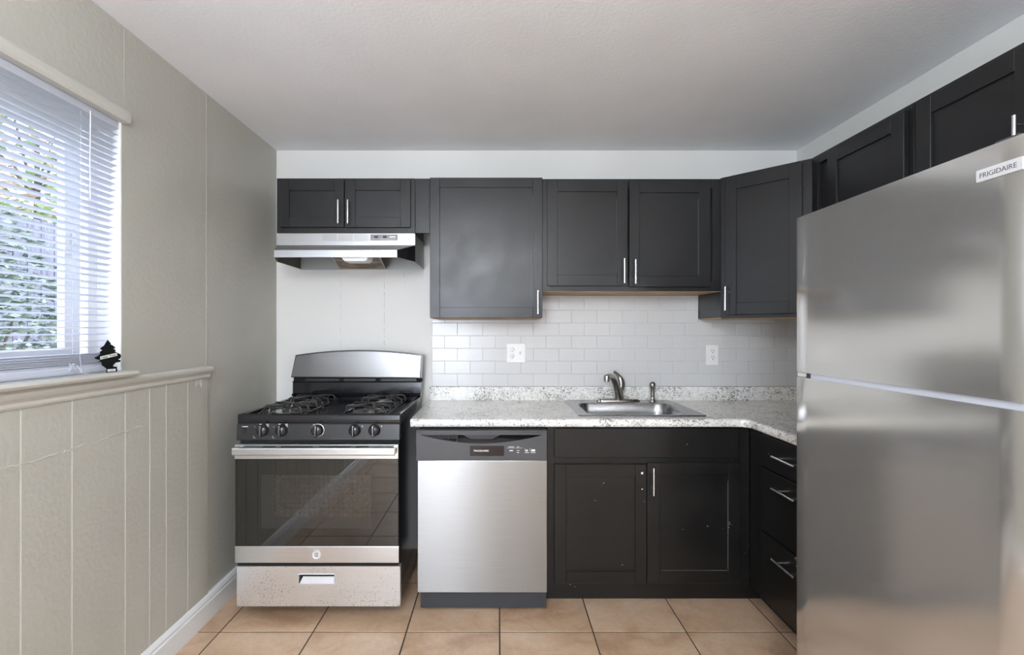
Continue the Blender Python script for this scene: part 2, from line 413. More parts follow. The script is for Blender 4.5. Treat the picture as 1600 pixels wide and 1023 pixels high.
# chair rail
def rail_prof(z0, z1, x0, x1):
    h = z1-z0; d = x1-x0
    return [(x0, z0), (x0+d*.45, z0), (x0+d*.55, z0+h*.12), (x0+d*.50, z0+h*.3), (x0+d*.62, z0+h*.42), (x0+d*.85, z0+h*.52), (x0+d*.98, z0+h*.66), (x0+d, z0+h*.82), (x0+d*.92, z0+h*.95), (x0+d*.8, z1), (x0, z1)]
t = MB(); t.prism(rail_prof(1.122, 1.178, XL, XL+0.032), 'y', YR, 2.245)
struct(t.build('trim_2', 'trim_greige'), 'moulded chair rail along the left wall')
# baseboard
prof = [(XL, 0), (WX+0.016, 0), (WX+0.016, 0.085), (WX+0.012, 0.090), (WX+0.012, 0.100), (WX+0.006, 0.112), (WX+0.001, 0.117), (XL, 0.117)]
struct(MB().prism(prof, 'y', YR, YB-0.001).build('baseboard_left', 'trim_white'), 'white baseboard along the left wall')

# window casing head and stool
hx = XL+0.030
prof = [(XL, 2.092), (hx-0.006, 2.094), (hx-0.001, 2.102), (hx, 2.115), (hx-0.003, 2.130), (hx-0.010, 2.139), (XL, 2.143)]
struct(MB().prism(prof, 'y', WY0-0.03, 1.744).build('trim_3', 'trim_greige'), 'rounded greige head casing over the window')
t = MB(); prof = [(WXi, z) for WXi, z in ((XL-0.09, 1.178), (XL+0.046, 1.178), (XL+0.052, 1.182), (XL+0.055, 1.188), (XL+0.052, 1.195), (XL+0.046, 1.198), (XL-0.09, 1.198))]
t.prism(prof, 'y', WY0-0.04, 1.752)
struct(t.build('trim_4', 'trim_greige'), 'rounded window stool under the blind')
# window
wx0, wx1 = XL-0.148, XL-0.085
t = MB()
def ring(t, x0, x1, y0, y1, z0, z1, wd, bev=0.002, wt=None, wb_=None):
    wt = wt or wd; wb_ = wb_ or wd
    t.box(x0, y0, z0, x1, y1, z0+wb_, bev=bev); t.box(x0, y0, z1-wt, x1, y1, z1, bev=bev)
    t.box(x0, y0, z0+wb_, x1, y0+wd, z1-wt, bev=bev); t.box(x0, y1-wd, z0+wb_, x1, y1, z1-wt, bev=bev)
ring(t, wx0, wx1, WY0, WY1, WZ0, WZ1, 0.042, wt=0.05)
# jamb liner
t.box(wx1, WY1-0.004, WZ0+0.014, XL-0.001, WY1+0.001, WZ1); t.box(wx1, WY0-0.001, WZ0+0.014, XL-0.001, WY0+0.004, WZ1); t.box(wx1, WY0, WZ1-0.004, XL-0.001, WY1, WZ1+0.001)
win = struct(t.build('window_1', 'vinyl_white'), 'white vinyl sliding window behind the blind')
t = MB(); ring(t, wx0+0.030, wx0+0.055, 1.20, 1.673, WZ0+0.046, WZ1-0.054, 0.062, wt=0.05, wb_=0.05)
sash = t.build('window_sash', 'vinyl_white', win)
t = MB(); ring(t, wx0+0.004, wx0+0.026, WY0+0.045, 1.255, WZ0+0.046, WZ1-0.054, 0.055, wt=0.05, wb_=0.05)
sash2 = t.build('window_sash', 'vinyl_white', win)
B(wx0+0.040, 1.262, WZ0+0.096, wx0+0.044, 1.611, WZ1-0.104).build('window_pane', 'window_glass', sash)
B(wx0+0.012, WY0+0.10, WZ0+0.096, wx0+0.016, 1.20, WZ1-0.104).build('window_pane', 'window_glass', sash2)
t = MB(); t.box(wx0+0.055, 1.60, 1.60, wx0+0.066, 1.622, 1.68, bev=0.002); t.build('window_latch', 'vinyl_white', sash)
# unseen rear window, added to bring in fill light
t = MB(); ry = YR-0.10
def ringy(t, y0, y1, x0, x1, z0, z1, wd):
    t.box(x0, y0, z0, x1, y1, z0+wd, bev=.002); t.box(x0, y0, z1-wd, x1, y1, z1, bev=.002)
    t.box(x0, y0, z0+wd, x0+wd, y1, z1-wd, bev=.002); t.box(x1-wd, y0, z0+wd, x1, y1, z1-wd, bev=.002)
ringy(t, ry, ry+0.05, rx0, rx1, rz0, rz1, 0.05)
rw = struct(t.build('added_window', 'vinyl_white'), 'unseen tall window added behind the camera for fill light')

# ------------------------------------------------------------------ blind
bl = thing('window_blind', 'white horizontal slat blind lowered over the window, its lowest slats bunched on the stool', 'blind', (XL-0.02, 1.2, 1.2))
zt, zb, pitch = 2.062, 1.262, 0.0222
t = MB(); z = zt; ys0 = WY0+0.015
def slat(t, xc, z, y1, tilt, wdt=0.025, sag=0.0022, dy=0.0):
    c, s_ = math.cos(tilt), math.sin(tilt); lp = []
    us = [-1, -0.5, 0, 0.5, 1]
    def prof(y, dz):
        top = []; bot = []
        for u in us:
            a = u*wdt/2; hh = sag*(1-u*u)
            px, pz = a*c - hh*s_, a*s_ + hh*c
            top.append((xc+px, y, z+pz+dz)); bot.append((xc+px+0.0003*s_, y, z+pz-0.0004+dz))
        return top + bot[::-1]
    n = 6; ylist = [ys0+(y1-ys0)*k/n for k in range(n+1)]
    loops = [prof(y, dy*math.sin(PI*k/n*1.7)) for k, y in enumerate(ylist)]
    t.loft(loops, True, True, True)
n = int((zt-zb)/pitch)+1
for k in range(n):
    f = k/(n-1); z = zt - k*pitch
    slat(t, -1.374-0.012*f, z, 1.726-0.024*f+random.uniform(-.002, .002), math.radians(17+random.uniform(-2.5, 2.5)-9*f), dy=random.uniform(-.0015, .0015))
for k in range(11):
    slat(t, -1.388+random.uniform(-.001, .001), 1.232+k*0.0030, 1.70+random.uniform(-.008, .004), math.radians(-14+random.uniform(-8, 8)))
t.build('slats', 'blind_white', bl)
B(-1.402, ys0, 1.1995, -1.371, 1.70, 1.2260, bev=0.007).build('bottom_rail', 'blind_white', bl)
B(-1.402, ys0, 2.068, -1.366, 1.722, 2.094, bev=0.002).build('head_rail', 'blind_white', bl)
for yy in (0.95, 1.58):
    t = MB(); t.tube([(-1.372, yy, 2.07), (-1.376, yy, 1.25), (-1.3700, yy, 1.21)], 0.0007, 6); t.tube([(-1.398, yy, 2.07), (-1.4, yy, 1.2)], 0.0007, 6)
    for k in range(n):
        z = zt-k*pitch; t.tube([(-1.372, yy, z+0.001), (-1.398, yy, z-0.009)], 0.0005, 5)
    t.build('ladder_cord', 'blind_white', bl)
t = MB(); t.tube([(-1.358, 1.60, 2.075), (-1.358, 1.598, 1.92), (-1.359, 1.60, 1.78)], 0.0016, 8); t.build('tilt_wand', 'white_plastic', bl)
t = MB()
for k in range(14):
    a = k*1.3; t.tube([(-1.362+0.004*math.sin(a), 1.535+0.012*math.cos(a), 1.225+0.012*math.sin(a*1.7)), (-1.360+0.004*math.cos(a), 1.535+0.014*math.cos(a+2), 1.228+0.012*math.sin(a*1.7+2))], 0.0009, 5)
t.tube([(-1.360, 1.55, 1.232), (-1.352, 1.56, 1.205), (-1.330, 1.56, 1.1995)], 0.0009, 5)
t.build('cord_knot', 'blind_white', bl)

# tree-shaped air freshener leaning in the window corner
ol = [(405,225),(465,290),(450,300),(500,325),(540,360),(548,378),(505,378),(555,412),(540,432),(580,455),(640,485),(652,520),(640,560),(600,575),(648,597),(640,625),(560,632),(510,680),(530,705),(580,705),(592,792),(395,796),(405,730),(320,660),(305,600),(255,600),(290,572),(200,542),(195,522),(240,505),(290,460),(275,432),(320,402),(285,382),(290,362),(350,320),(365,290)]
K = 0.000196; az = 1.1985
at_ = thing('air_freshener', 'black tree-shaped cardboard air freshener with a white name strip, standing in the window corner', 'air freshener', (-1.3400, 1.650, az), math.radians(38), local=True)
at_.rotation_euler = (math.radians(2), 0, math.radians(78))
pl = [((px-430)*K, (796-py)*K) for px, py in ol]
MB().prism(pl, 'y', -0.0008, 0.0008).build('tree_card', 'tree_black', at_)
a_ = math.atan2(52, 290)
Ms = Matrix.Translation(((430-430)*K, -0.0010, (796-510)*K)) @ Matrix.Rotation(-a_*1.0, 4, 'Y')
st_ = B(-0.029, -0.0005, -0.0052, 0.029, 0.0004, 0.0052, M=Ms).build('name_strip', 'paper_white', at_)
text('Little Trees', 'name_lettering', 'dark_mark', st_, (0, -0.0018, (796-510)*K), Matrix.Rotation(-a_, 3, 'Y') @ ROT_FRONT, 0.052, 0.0075, 0.0002, bold=0.01)
B(-0.003, -0.0014, 0.003, 0.025, -0.0006, 0.011).build('scent_strip', 'paper_white', at_)
t = MB(); t.box(0.003, -0.0018, 0.0065, 0.010, -0.0013, 0.008); t.box(0.012, -0.0018, 0.0065, 0.019, -0.0013, 0.008); t.build('strip_marks', 'dark_mark', at_)

# ------------------------------------------------------------------ cabinet builders
def bar_handle(parent, x, z, L, vertical=True, y0=0.0, r=0.0055, out=0.032):
    # local frame, door face at y0, bar stands out towards -y
    t = MB(); yb = y0-out; p = L*0.30
    if vertical:
        t.tube([(x, yb, z-L/2), (x, yb, z+L/2)], r, 14)
        for s in (-p, p): t.tube([(x, y0+0.001, z+s), (x, yb, z+s)], r*0.75, 10)
    else:
        t.tube([(x-L/2, yb, z), (x+L/2, yb, z)], r, 14)
        for s in (-p, p): t.tube([(x+s, y0+0.001, z), (x+s, yb, z)], r*0.75, 10)
    return t.build('handle', 'handle_chrome', parent)
def shaker(parent, x0, x1, z0, z1, yf, th=0.019, st=(0.055, 0.055, 0.055, 0.055), mat='cabinet_black', name='door', worn=''):
    # st: left, right, bottom, top widths
    l, r, b_, t_ = st; t = MB(); bv = 0.0012
    t.box(x0, yf, z0, x0+l, yf+th, z1, bev=bv, seg=1); t.box(x1-r, yf, z0, x1, yf+th, z1, bev=bv, seg=1)
    t.box(x0+l, yf+0.0003, z0, x1-r, yf+th, z0+b_, bev=bv, seg=1); t.box(x0+l, yf+0.0003, z1-t_, x1-r, yf+th, z1, bev=bv, seg=1)
    d = t.build(name, mat, parent)
    B(x0+l-0.003, yf+0.009, z0+b_-0.003, x1-r+0.003, yf+th-0.002, z1-t_+0.003).build('door_panel', mat, d)
    xi, zi, xj, zj = x0+l, z0+b_, x1-r, z1-t_
    if 'r' in worn: B(xj-0.0012, yf+0.0075, zi+0.02*(zj-zi), xj+0.0002, yf+0.0092, zi+0.93*(zj-zi)).build('worn_edge', 'worn_primer', d)
    if 'l' in worn: B(x0-0.0002, yf+0.004, z0+0.01, x0+0.0008, yf+0.0125, z1-0.02).build('worn_edge', 'worn_primer', d)
    if 'b' in worn: B(xi+0.01, yf+0.0075, zi-0.0002, xj-0.002, yf+0.0092, zi+0.0010).build('worn_edge', 'worn_primer', d)
    return d
def carcass(parent, x0, x1, z0, z1, yface, depth, mat='cabinet_black', frame=0.04, wood=True, inset=0.0):
    t = MB(); t.box(x0+0.0005, yface+0.0185, z0+(0.006 if wood else 0), x1-0.0005, yface+depth, z1)
    t.build('carcass', mat, parent)
    t = MB(); bv = 0.0008
    t.box(x0, yface, z0, x0+frame, yface+0.018, z1, bev=bv, seg=1); t.box(x1-frame, yface, z0, x1, yface+0.018, z1, bev=bv, seg=1)
    t.box(x0+frame, yface+0.0002, z0, x1-frame, yface+0.018, z0+frame, bev=bv, seg=1); t.box(x0+frame, yface+0.0002, z1-frame, x1-frame, yface+0.018, z1, bev=bv, seg=1)
    t.build('face_frame', mat, parent)
    if wood: B(x0+0.003, yface+0.003, z0-0.0015, x1-0.003, yface+depth-0.001, z0+0.0055).build('bottom_board', 'raw_wood', parent)

YF = 2.648; DEP = YB-YF-0.001; YD = YF-0.020; SD = 285.4
def xd(px): return (px-778)*YD/FPX
def zd(py, Y=None): return CAMZ-(py-516)*(Y or YD)/FPX
def xf(px): return (px-778)*YF/FPX
def zf(py): return CAMZ-(py-516)*YF/FPX
def hpost(parent, px, py0, py1):
    z0, z1 = zd(py1, YD-0.03), zd(py0, YD-0.03); bar_handle(parent, (px-778)*(YD-0.032)/FPX, (z0+z1)/2, z1-z0, True, YD)
ZT = zf(278.5)
# cabinet over the range
c1 = thing('wall_cabinet', 'small black two-door wall cabinet above the range hood', 'cabinet', (xf(540), YF, zf(364)), 0, 'black wall cabinets')
carcass(c1, xf(432.5), xf(648.5), zf(364), ZT, YF, DEP, frame=0.045)
d = shaker(c1, xd(437), xd(537.4), zd(354.5), zd(281), YD, st=(xd(451.6)-xd(437), xd(537.4)-xd(522), 0.055, 0.058)); hpost(d, 527.8, 312, 349)
d = shaker(c1, xd(538.8), xd(641), zd(354.8), zd(280), YD, st=(xd(555)-xd(538.8), xd(641)-xd(625.5), 0.055, 0.060)); hpost(d, 543, 312, 349)
f_ = B(xf(649), YF, zf(364), xf(671)+0.002, YF+0.018, ZT-0.001, bev=.001).build('filler_strip', 'cabinet_black')
tag(f_, 'narrow black filler panel between the hood cabinet and the tall single-door cabinet', 'panel')
# tall single door
c2 = thing('wall_cabinet', 'black wall cabinet with one large single door, right of the range', 'cabinet', (xf(760), YF, zf(497)), 0, 'black wall cabinets')
carcass(c2, xf(674), xf(846), zf(497), ZT+0.002, YF, DEP)
d = shaker(c2, xd(671.7), xd(847.6), zd(496.6), zd(277.3), YD, st=(0.0535, 0.0520, 0.0580, 0.0535), worn='r'); hpost(d, 840.6, 453.5, 490.5)
# two door over the sink
c3 = thing('wall_cabinet', 'black two-door wall cabinet with a gap between its doors, above the sink', 'cabinet', (xf(987), YF, zf(455)), 0, 'black wall cabinets')
carcass(c3, xf(847.2), xf(1127), zf(455), zf(279.5), YF, DEP, frame=0.05)
d = shaker(c3, xd(855.3), xd(980.8), zd(446.3), zd(281.8), YD, st=(0.0560, 0.0570, 0.0600, 0.0600), worn='rl'); hpost(d, 976, 404, 442)
d = shaker(c3, xd(983.5), xd(1109.5), zd(447.8), zd(283.5), YD, st=(0.0560, 0.0610, 0.0560, 0.0600), worn='r'); hpost(d, 993.5, 405, 443)
# diagonal corner cabinet
cx0, cy0, cx1, cy1 = 1.231, YF, 1.534, 2.345
ZCB = zf(497.5)
c4 = thing('wall_cabinet', 'black diagonal corner wall cabinet with one door, beside the refrigerator', 'cabinet', (cx0, cy0, ZCB), -PI/4, 'black wall cabinets', local=True)
W = math.hypot(cx1-cx0, cy1-cy0)
Minv = (Matrix.Translation((cx0, cy0, ZCB)) @ Matrix.Rotation(-PI/4, 4, 'Z')).inverted()
H4 = zf(278)-ZCB
def loc2(p): q = Minv @ Vector((p[0], p[1], ZCB)); return (q.x, q.y)
poly = [loc2(p) for p in ((cx0+0.001, cy0+0.006), (cx0+0.001, YB-0.001), (XR-0.001, YB-0.001), (XR-0.001, cy1+0.001), (cx1+0.006, cy1+0.001))]
MB().prism(poly, 'z', 0.006, H4).build('carcass', 'cabinet_black', c4)
poly = [loc2(p) for p in ((cx0+0.006, cy0+0.012), (cx0+0.006, YB-0.004), (XR-0.004, YB-0.004), (XR-0.004, cy1+0.006), (cx1+0.012, cy1+0.006))]
MB().prism(poly, 'z', -0.0015, 0.0058).build('bottom_board', 'raw_wood', c4)
t = MB(); fr_ = 0.05
t.box(0, 0, 0, fr_, 0.018, H4, bev=.001); t.box(W-fr_, 0, 0, W, 0.018, H4, bev=.001); t.box(fr_, .0002, 0, W-fr_, .018, fr_); t.box(fr_, .0002, H4-fr_, W-fr_, .018, H4)
t.build('face_frame', 'cabinet_black', c4)
dz0, dz1 = 0.020, H4-0.018
d = shaker(c4, 0.030, W-0.038, dz0, dz1, -0.020, st=(0.0560, 0.0560, 0.062, 0.062))
bar_handle(d, 0.040, dz0+0.085, 0.128, True, -0.020)
# right wall cabinets, fronts facing left
XF = 1.534
def right_cab(label, y0, y1, zbot, doors, handle_side):
    c = thing('wall_cabinet', label, 'cabinet', (XF, y0, zbot), -PI/2, 'black wall cabinets', local=True); Wd = y0-y1; Hh = ZT+0.002-zbot
    carcass(c, 0.001, Wd-0.001, 0, Hh, 0, XR-XF-0.002, frame=0.04)
    for (a, b_), hs in zip(doors, handle_side):
        d = shaker(c, y0-a, y0-b_, 0.015, Hh-0.018, -0.020, st=(0.060, 0.060, 0.060, 0.062))
        hx_ = (y0-b_)-0.030 if hs == 'r' else (y0-a)+0.030
        bar_handle(d, hx_, 0.095, 0.13, True, -0.020)
right_cab('black wall cabinet on the right wall between corner cabinet and over-fridge cabinet', 2.343, 1.768, 1.41, [(2.208, 1.791)], ['l'])
right_cab('black wall cabinet directly over the refrigerator with a bar handle at its edge', 1.766, 0.92, 1.80, [(1.740, 1.348), (1.338, 0.946)], ['r', 'l'])

# ------------------------------------------------------------------ range hood
hd = thing('range_hood', 'stainless under-cabinet range hood with a brown greasy filter', 'range hood', (-0.834, 2.7, 1.72))
hx0, hx1 = -1.213, -0.455; hb = 1.719; ht = 1.8735
t = MB()
t.plate([(hx0, 2.632, 1.81), (hx1, 2.632, 1.81), (hx1, 2.632, ht), (hx0, 2.632, ht)], -0.0015)
t.plate([(-1.155, 2.482, 1.758), (-0.523, 2.482, 1.758), (hx1, 2.632, 1.81), (hx0, 2.632, 1.81)], -0.0015)
t.box(-1.157, 2.480, 1.720, -0.521, 2.4835, 1.759, bev=0.001, seg=1)
t.build('hood_shell', 'steel_hood', hd)
t = MB()
t.box(hx0, 2.634, hb, hx0+0.0015, 2.949, ht); t.box(hx1-0.0015, 2.634, hb, hx1, 2.949, ht)
t.box(hx0, 2.634, ht-0.0015, hx1, 2.949, ht); t.box(hx0, 2.9475, hb-0.004, hx1, 2.949, ht)
t.build('hood_casing', 'galvanised', hd)
t = MB()
t.plate([(-0.521, 2.482, 1.722), (hx1, 2.634, hb), (hx1, 2.634, 1.808), (-0.521, 2.482, 1.757)], 0.0015)
t.build('end_cap', 'black_plastic', hd); t = MB()
t.plate([(-1.157, 2.482, 1.722), (hx0, 2.634, hb), (hx0, 2.634, 1.808), (-1.157, 2.482, 1.757)], 0.0015)
t.build('end_cap', 'black_plastic', hd)
t = MB(); t.plate([(hx0+0.003, 2.64, hb+0.001), (hx0+0.003, 2.945, hb+0.001), (hx0+0.003, 2.945, ht-0.01), (hx0+0.003, 2.64, ht-0.01)], 0.0008)
t.plate([(-1.15, 2.49, 1.757), (-0.53, 2.49, 1.757), (-0.47, 2.63, 1.80), (-1.20, 2.63, 1.80)], 0.001)
t.build('hood_lining', 'hood_inside', hd)
t = MB(); t.plate([(-0.97, 2.942, 1.724), (-0.69, 2.942, 1.724), (-0.63, 2.50, 1.752), (-0.88, 2.50, 1.752)], 0.004)
flt = t.build('grease_filter', 'filter_grease', hd)
t = MB(); t.tube([(-0.97, 2.942, 1.722), (-0.88, 2.50, 1.75)], 0.004, 6); t.tube([(-0.69, 2.942, 1.722), (-0.63, 2.50, 1.75)], 0.004, 6)
t.build('filter_edge', 'galvanised', flt)
t = MB(); t.loft([rr(-0.815, 2.495, -0.675, 2.60, 0.008, 3, 1.735), rr(-0.812, 2.497, -0.678, 2.60, 0.008, 3, 1.715), rr(-0.800, 2.50, -0.69, 2.59, 0.01, 3, 1.704)], True, True, True)
t.build('lamp_cover', 'lamp_cover', hd)
Yh = 2.6305
def xh(px): return (px-778)*Yh/FPX
def zh(py): return CAMZ-(py-516)*Yh/FPX
for a, b_ in ((503, 526.5), (528, 551.6), (553, 577)):
    t = MB(); t.box(xh(a), Yh-0.0015, zh(376.3), xh(b_), Yh, zh(366.2)); t.mi = 1
    for k in range(5):
        z = zh(375.3-k*2.0); t.box(xh(a)+.002, Yh-0.0020, z-.0004, xh(b_)-.002, Yh-0.0012, z+.0018)
    t.build('vent_grille', ['steel_hood', 'hood_plate_grey'], hd)
cp = B(xh(579), Yh-0.004, zh(375.3), xh(621), Yh, zh(366.3), bev=0.0008, seg=1).build('control_plate', 'hood_plate_grey', hd)
for px in (587.7, 601.5):
    t = MB(); t.box(xh(px-2.8), Yh-0.010, zh(371.8), xh(px+2.8), Yh-0.004, zh(369), bev=.001); t.build('rocker_switch', 'black_plastic', cp)
t = MB(); t.box(xh(609), Yh-0.0045, zh(371.0), xh(618), Yh-0.0038, zh(369.4)); t.box(xh(580), Yh-0.0045, zh(373.6), xh(620), Yh-0.0038, zh(373.2)); 
t.box(xh(584), Yh-0.0045, zh(370.8), xh(584.8), Yh-0.0038, zh(370)); t.box(xh(597.2), Yh-0.0045, zh(370.8), xh(598), Yh-0.0038, zh(370)); t.build('plate_marks', 'white_mark', cp)

# ------------------------------------------------------------------ backsplash tiles
TY = YB-0.008; tx0 = -0.4045; tp, th_ = 0.1556, 0.0778; zc0 = 0.9995
t = MB(); t.mi = 1; t.box(tx0, YB-0.005, zc0, XR-0.001, YB-0.0005, 1.4075); t.box(0.262, YB-0.005, 1.4, 1.2300, YB-0.0005, 1.5555); t.mi = 0
g = 0.0009
for r in range(8):
    z0 = zc0+r*th_; z1 = z0+th_
    z1 = min(z1, 1.560)
    if z1-z0 < 0.01: continue
    x = tx0 - (tp/2 if r % 2 else 0)
    while x < XR-0.01:
        a, c_ = max(x+g, tx0), min(x+tp-g, XR-0.001)
        if z0 > 1.40: a, c_ = max(a, 0.262), min(c_, 1.230); parts = [(a, c_, 1.5555)]
        elif z1 > 1.4075: parts = [(a, min(c_, 0.262), 1.4075), (max(a, 0.262), min(c_, 1.230), z1-g), (max(a, 1.230), c_, 1.4075)]
        else: parts = [(a, c_, z1-g)]
        for p_, q_, zt_ in parts:
            if q_-p_ > 0.004: t.box(p_, TY, z0+g, q_, YB-0.002, min(z1-g, zt_), bev=0.0012, seg=2)
        x += tp
bs = t.build('tile_backsplash', ['tile_white', 'grout_light']); tag(bs, 'white subway tile backsplash between the countertop and the wall cabinets', 'backsplash')

def outlet(label, px0, px1, py0, py1, switch):
    Y = TY-0.005; X = lambda p: (p-778)*Y/FPX; Z = lambda p: CAMZ-(p-516)*Y/FPX
    o = thing('wall_outlet', label, 'outlet', (X((px0+px1)/2), TY, Z(py1)), group='outlets on the backsplash')
    pl_ = B(X(px0), Y, Z(py1), X(px1), TY-0.0001, Z(py0), bev=0.0022).build('cover_plate', 'white_plastic', o)
    cx = X(px0+ (8.4 if switch else (px1-px0)/2)); cz = Z((py0+py1)/2)
    for s in (1, -1):
        zc = cz + s*0.0195
        t = MB(); t.lathe([(0.0165, Y-0.0005), (0.0165, Y-0.0022), (0.0155, Y-0.0028)], (cx, 0, zc), 'y', 24); rc = t.build('receptacle', 'white_plastic', o)
        t = MB(); t.box(cx-0.0075, Y-0.0032, zc+0.001, cx-0.0055, Y-0.0027, zc+0.0095); t.box(cx+0.0055, Y-0.0032, zc+0.002, cx+0.0075, Y-0.0027, zc+0.0090)
        t.lathe([(0.0028, Y-0.0032), (0.0028, Y-0.0027)], (cx, 0, zc-0.006), 'y', 12); t.build('slots', 'shade_black', rc)
    if switch:
        sx = X(812.7); t = MB(); t.box(sx-0.005, Y-0.001, cz-0.013, sx+0.005, Y, cz+0.013); t.prism([(Y-0.012, cz-0.006), (Y-0.010, cz-0.001), (Y, cz+0.009), (Y, cz-0.009)], 'x', sx-0.004, sx+0.004)
        t.build('toggle_switch', 'white_plastic', o)
outlet('white double wall plate with an outlet and a toggle switch, left of the faucet', 791.8, 821.0, 536.5, 566.3, True)
outlet('white single-gang outlet on the tiles, right of the sink', 1103.5, 1122.7, 538.5, 570, False)

# ------------------------------------------------------------------ countertop
CF = 2.318; CX0 = -0.423; CT = 0.914; CB_ = 0.876
sx0, sx1, sy0, sy1 = 0.425, 1.025, 2.405, 2.910
ct = thing('countertop', 'white speckled laminate L-shaped countertop with raised back lip', 'countertop', (0.5, 2.6, CB_))
t = MB(); e_ = 0.018
t.box(CX0, CF+e_, CB_, sx0, YB-0.001, CT); t.box(sx0, CF+e_, CB_, sx1, sy0, CT); t.box(sx0, sy1, CB_, sx1, YB-0.001, CT)
t.box(sx1, CF+e_, CB_, XR-0.001, YB-0.001, CT)
t.box(1.204+e_, 1.745, CB_, XR-0.001, CF+e_, CT)
# swept bullnose edge
path = [(CX0, CF), (1.155, CF)]
rC = 0.045
for k in range(1, 9):
    a = PI/2*k/8; path.append((1.159+rC*math.sin(a), CF-rC+rC*math.cos(a)))
path.append((1.204, 1.745))
prof = [(e_, CT), (0.010, CT), (0.004, CT-0.003), (0.001, CT-0.009), (0.0, CT-0.018), (0.001, CT-0.030), (0.004, CB_+0.002), (0.008, CB_-0.001), (e_, CB_-0.001)]
loops = []
for i, p in enumerate(path):
    a = Vector(path[max(i-1, 0)]); b_ = Vector(path[min(i+1, len(path)-1)]); d = (b_-a).normalized(); nrm = Vector((-d.y, d.x))
    loops.append([Vector((p[0]+nrm.x*o, p[1]+nrm.y*o, z)) for o, z in prof])
t.loft(loops, True, True, True)
# corner fill behind the rounded inner corner
t.prism([(1.15, CF+e_+.001), (1.15, CF+e_-0.001), (1.204-.010, CF+.004), (1.204+.006, CF-.014), (1.204+e_, CF-rC), (1.204+e_+.001, CF+e_)], 'z', CB_, CT-0.0002)
t.build('worktop', 'granite', ct)
t = MB(); t.box(CX0+0.006, YB-0.020, CT-0.0005, XR-0.001, YB-0.0007, 0.999, bev=0.003); t.box(XR-0.020, 1.745, CT-0.0005, XR-0.0007, YB-0.02, 0.999, bev=0.003)
t.build('back_lip', 'granite', ct)

# ------------------------------------------------------------------ sink
sk = thing('kitchen_sink', 'stainless single-bowl drop-in sink set into the countertop', 'sink', (0.72, 2.65, CT))
zr = CT
t = MB()
rim = [rr(0.403, 2.388, 1.047, 2.928, 0.022, 8, zr+0.0005), rr(0.404, 2.389, 1.046, 2.927, 0.022, 8, zr+0.004), rr(0.410, 2.395, 1.040, 2.921, 0.020, 8, zr+0.006), rr(0.418, 2.403, 1.032, 2.913, 0.018, 8, zr+0.0045)]
bx0, bx1, by0, by1 = 0.462, 0.985, 2.428, 2.815
rim += [rr(bx0-0.008, by0-0.006, bx1+0.008, by1+0.008, 0.075, 8, zr+0.0045), rr(bx0-0.002, by0-0.001, bx1+0.002, by1+0.002, 0.072, 8, zr+0.003)]
t.loft(rim)
t.build('sink_rim', 'steel_sink', sk, sharp=60)
t = MB()
bow = [rr(bx0-0.002, by0-0.001, bx1+0.002, by1+0.002, 0.072, 8, zr+0.003), rr(bx0+0.003, by0+0.003, bx1-0.003, by1-0.003, 0.07, 8, zr-0.006), rr(bx0+0.008, by0+0.008, bx1-0.008, by1-0.008, 0.07, 8, zr-0.05),
       rr(bx0+0.016, by0+0.016, bx1-0.016, by1-0.016, 0.07, 8, zr-0.13), rr(bx0+0.03, by0+0.03, bx1-0.03, by1-0.03, 0.07, 8, zr-0.155), rr(bx0+0.06, by0+0.06, bx1-0.06, by1-0.06, 0.06, 8, zr-0.165), rr(0.70, 2.60, 0.75, 2.65, 0.024, 8, zr-0.170)]
t.loft(bow, True, False, True); bo = t.build('sink_bowl', 'steel_sink', sk, sharp=60)
t = MB(); t.lathe([(0.045, zr-0.1675), (0.045, zr-0.165), (0.036, zr-0.164), (0.030, zr-0.168)], (0.725, 2.62, 0)); t.build('drain', 'brushed_nickel', bo)

# faucet
zf0 = zr+0.0055
fa = thing('kitchen_faucet', 'brushed nickel single-lever faucet with a low arched spout behind the sink', 'faucet', (0.72, 2.872, zf0))
t = MB(); pl0 = []
def ell(cx, cy, a, b_, z, n=32): return [Vector((cx+a*math.cos(2*PI*k/n), cy+b_*math.sin(2*PI*k/n), z)) for k in range(n)]
t.loft([ell(.72, 2.870, .130, .028, zf0), ell(.72, 2.870, .130, .028, zf0+.006), ell(.72, 2.870, .120, .024, zf0+.012), ell(.72, 2.870, .05, .02, zf0+.016)], True, True, True)
t.build('deck_plate', 'brushed_nickel', fa)
t = MB(); t.lathe([(0.026, zf0+.012), (0.024, zf0+.03), (0.021, zf0+.07), (0.020, zf0+.085), (0.012, zf0+.092)], (0.728, 2.872, 0)); t.build('faucet_body', 'brushed_nickel', fa)
def bez(ps, n=16):
    out = []
    for i in range(n+1):
        u = i/n; q = [Vector(p) for p in ps]
        while len(q) > 1: q = [q[j].lerp(q[j+1], u) for j in range(len(q)-1)]
        out.append(q[0])
    return out
t = MB(); sp = bez([(.720, 2.865, zf0+.012), (.712, 2.845, zf0+.10), (.665, 2.80, zf0+.165), (.640, 2.735, zf0+.170), (.612, 2.700, zf0+.160)])
t.tube(sp, [0.0205-0.0050*i/16 for i in range(17)], 16)
p = sp[-1]; t.lathe([(0.011, p.z+.014), (0.0165, p.z+.009), (0.0175, p.z-.006), (0.0165, p.z-.024), (0.012, p.z-.025)], (p.x, p.y, 0), 'z', 20)
t.build('spout', 'brushed_nickel', fa)
t = MB(); lv = bez([(.735, 2.875, zf0+.07), (.748, 2.882, zf0+.12), (.725, 2.868, zf0+.155), (.700, 2.862, zf0+.172)])
t.tube(lv, [0.021, .022, .023, .0235, .0235, .023, .022, .0205, .0185, .0165, .0135, .012, .011, .010, .009, .008, .007], 16)
p = lv[-1]; t.lathe([(0.002, -.009), (.007, -.006), (.0095, 0), (.007, .006), (.002, .009)], (p.x-.003, p.y, p.z+.002), 'z', 14)
t.build('lever', 'brushed_nickel', fa)
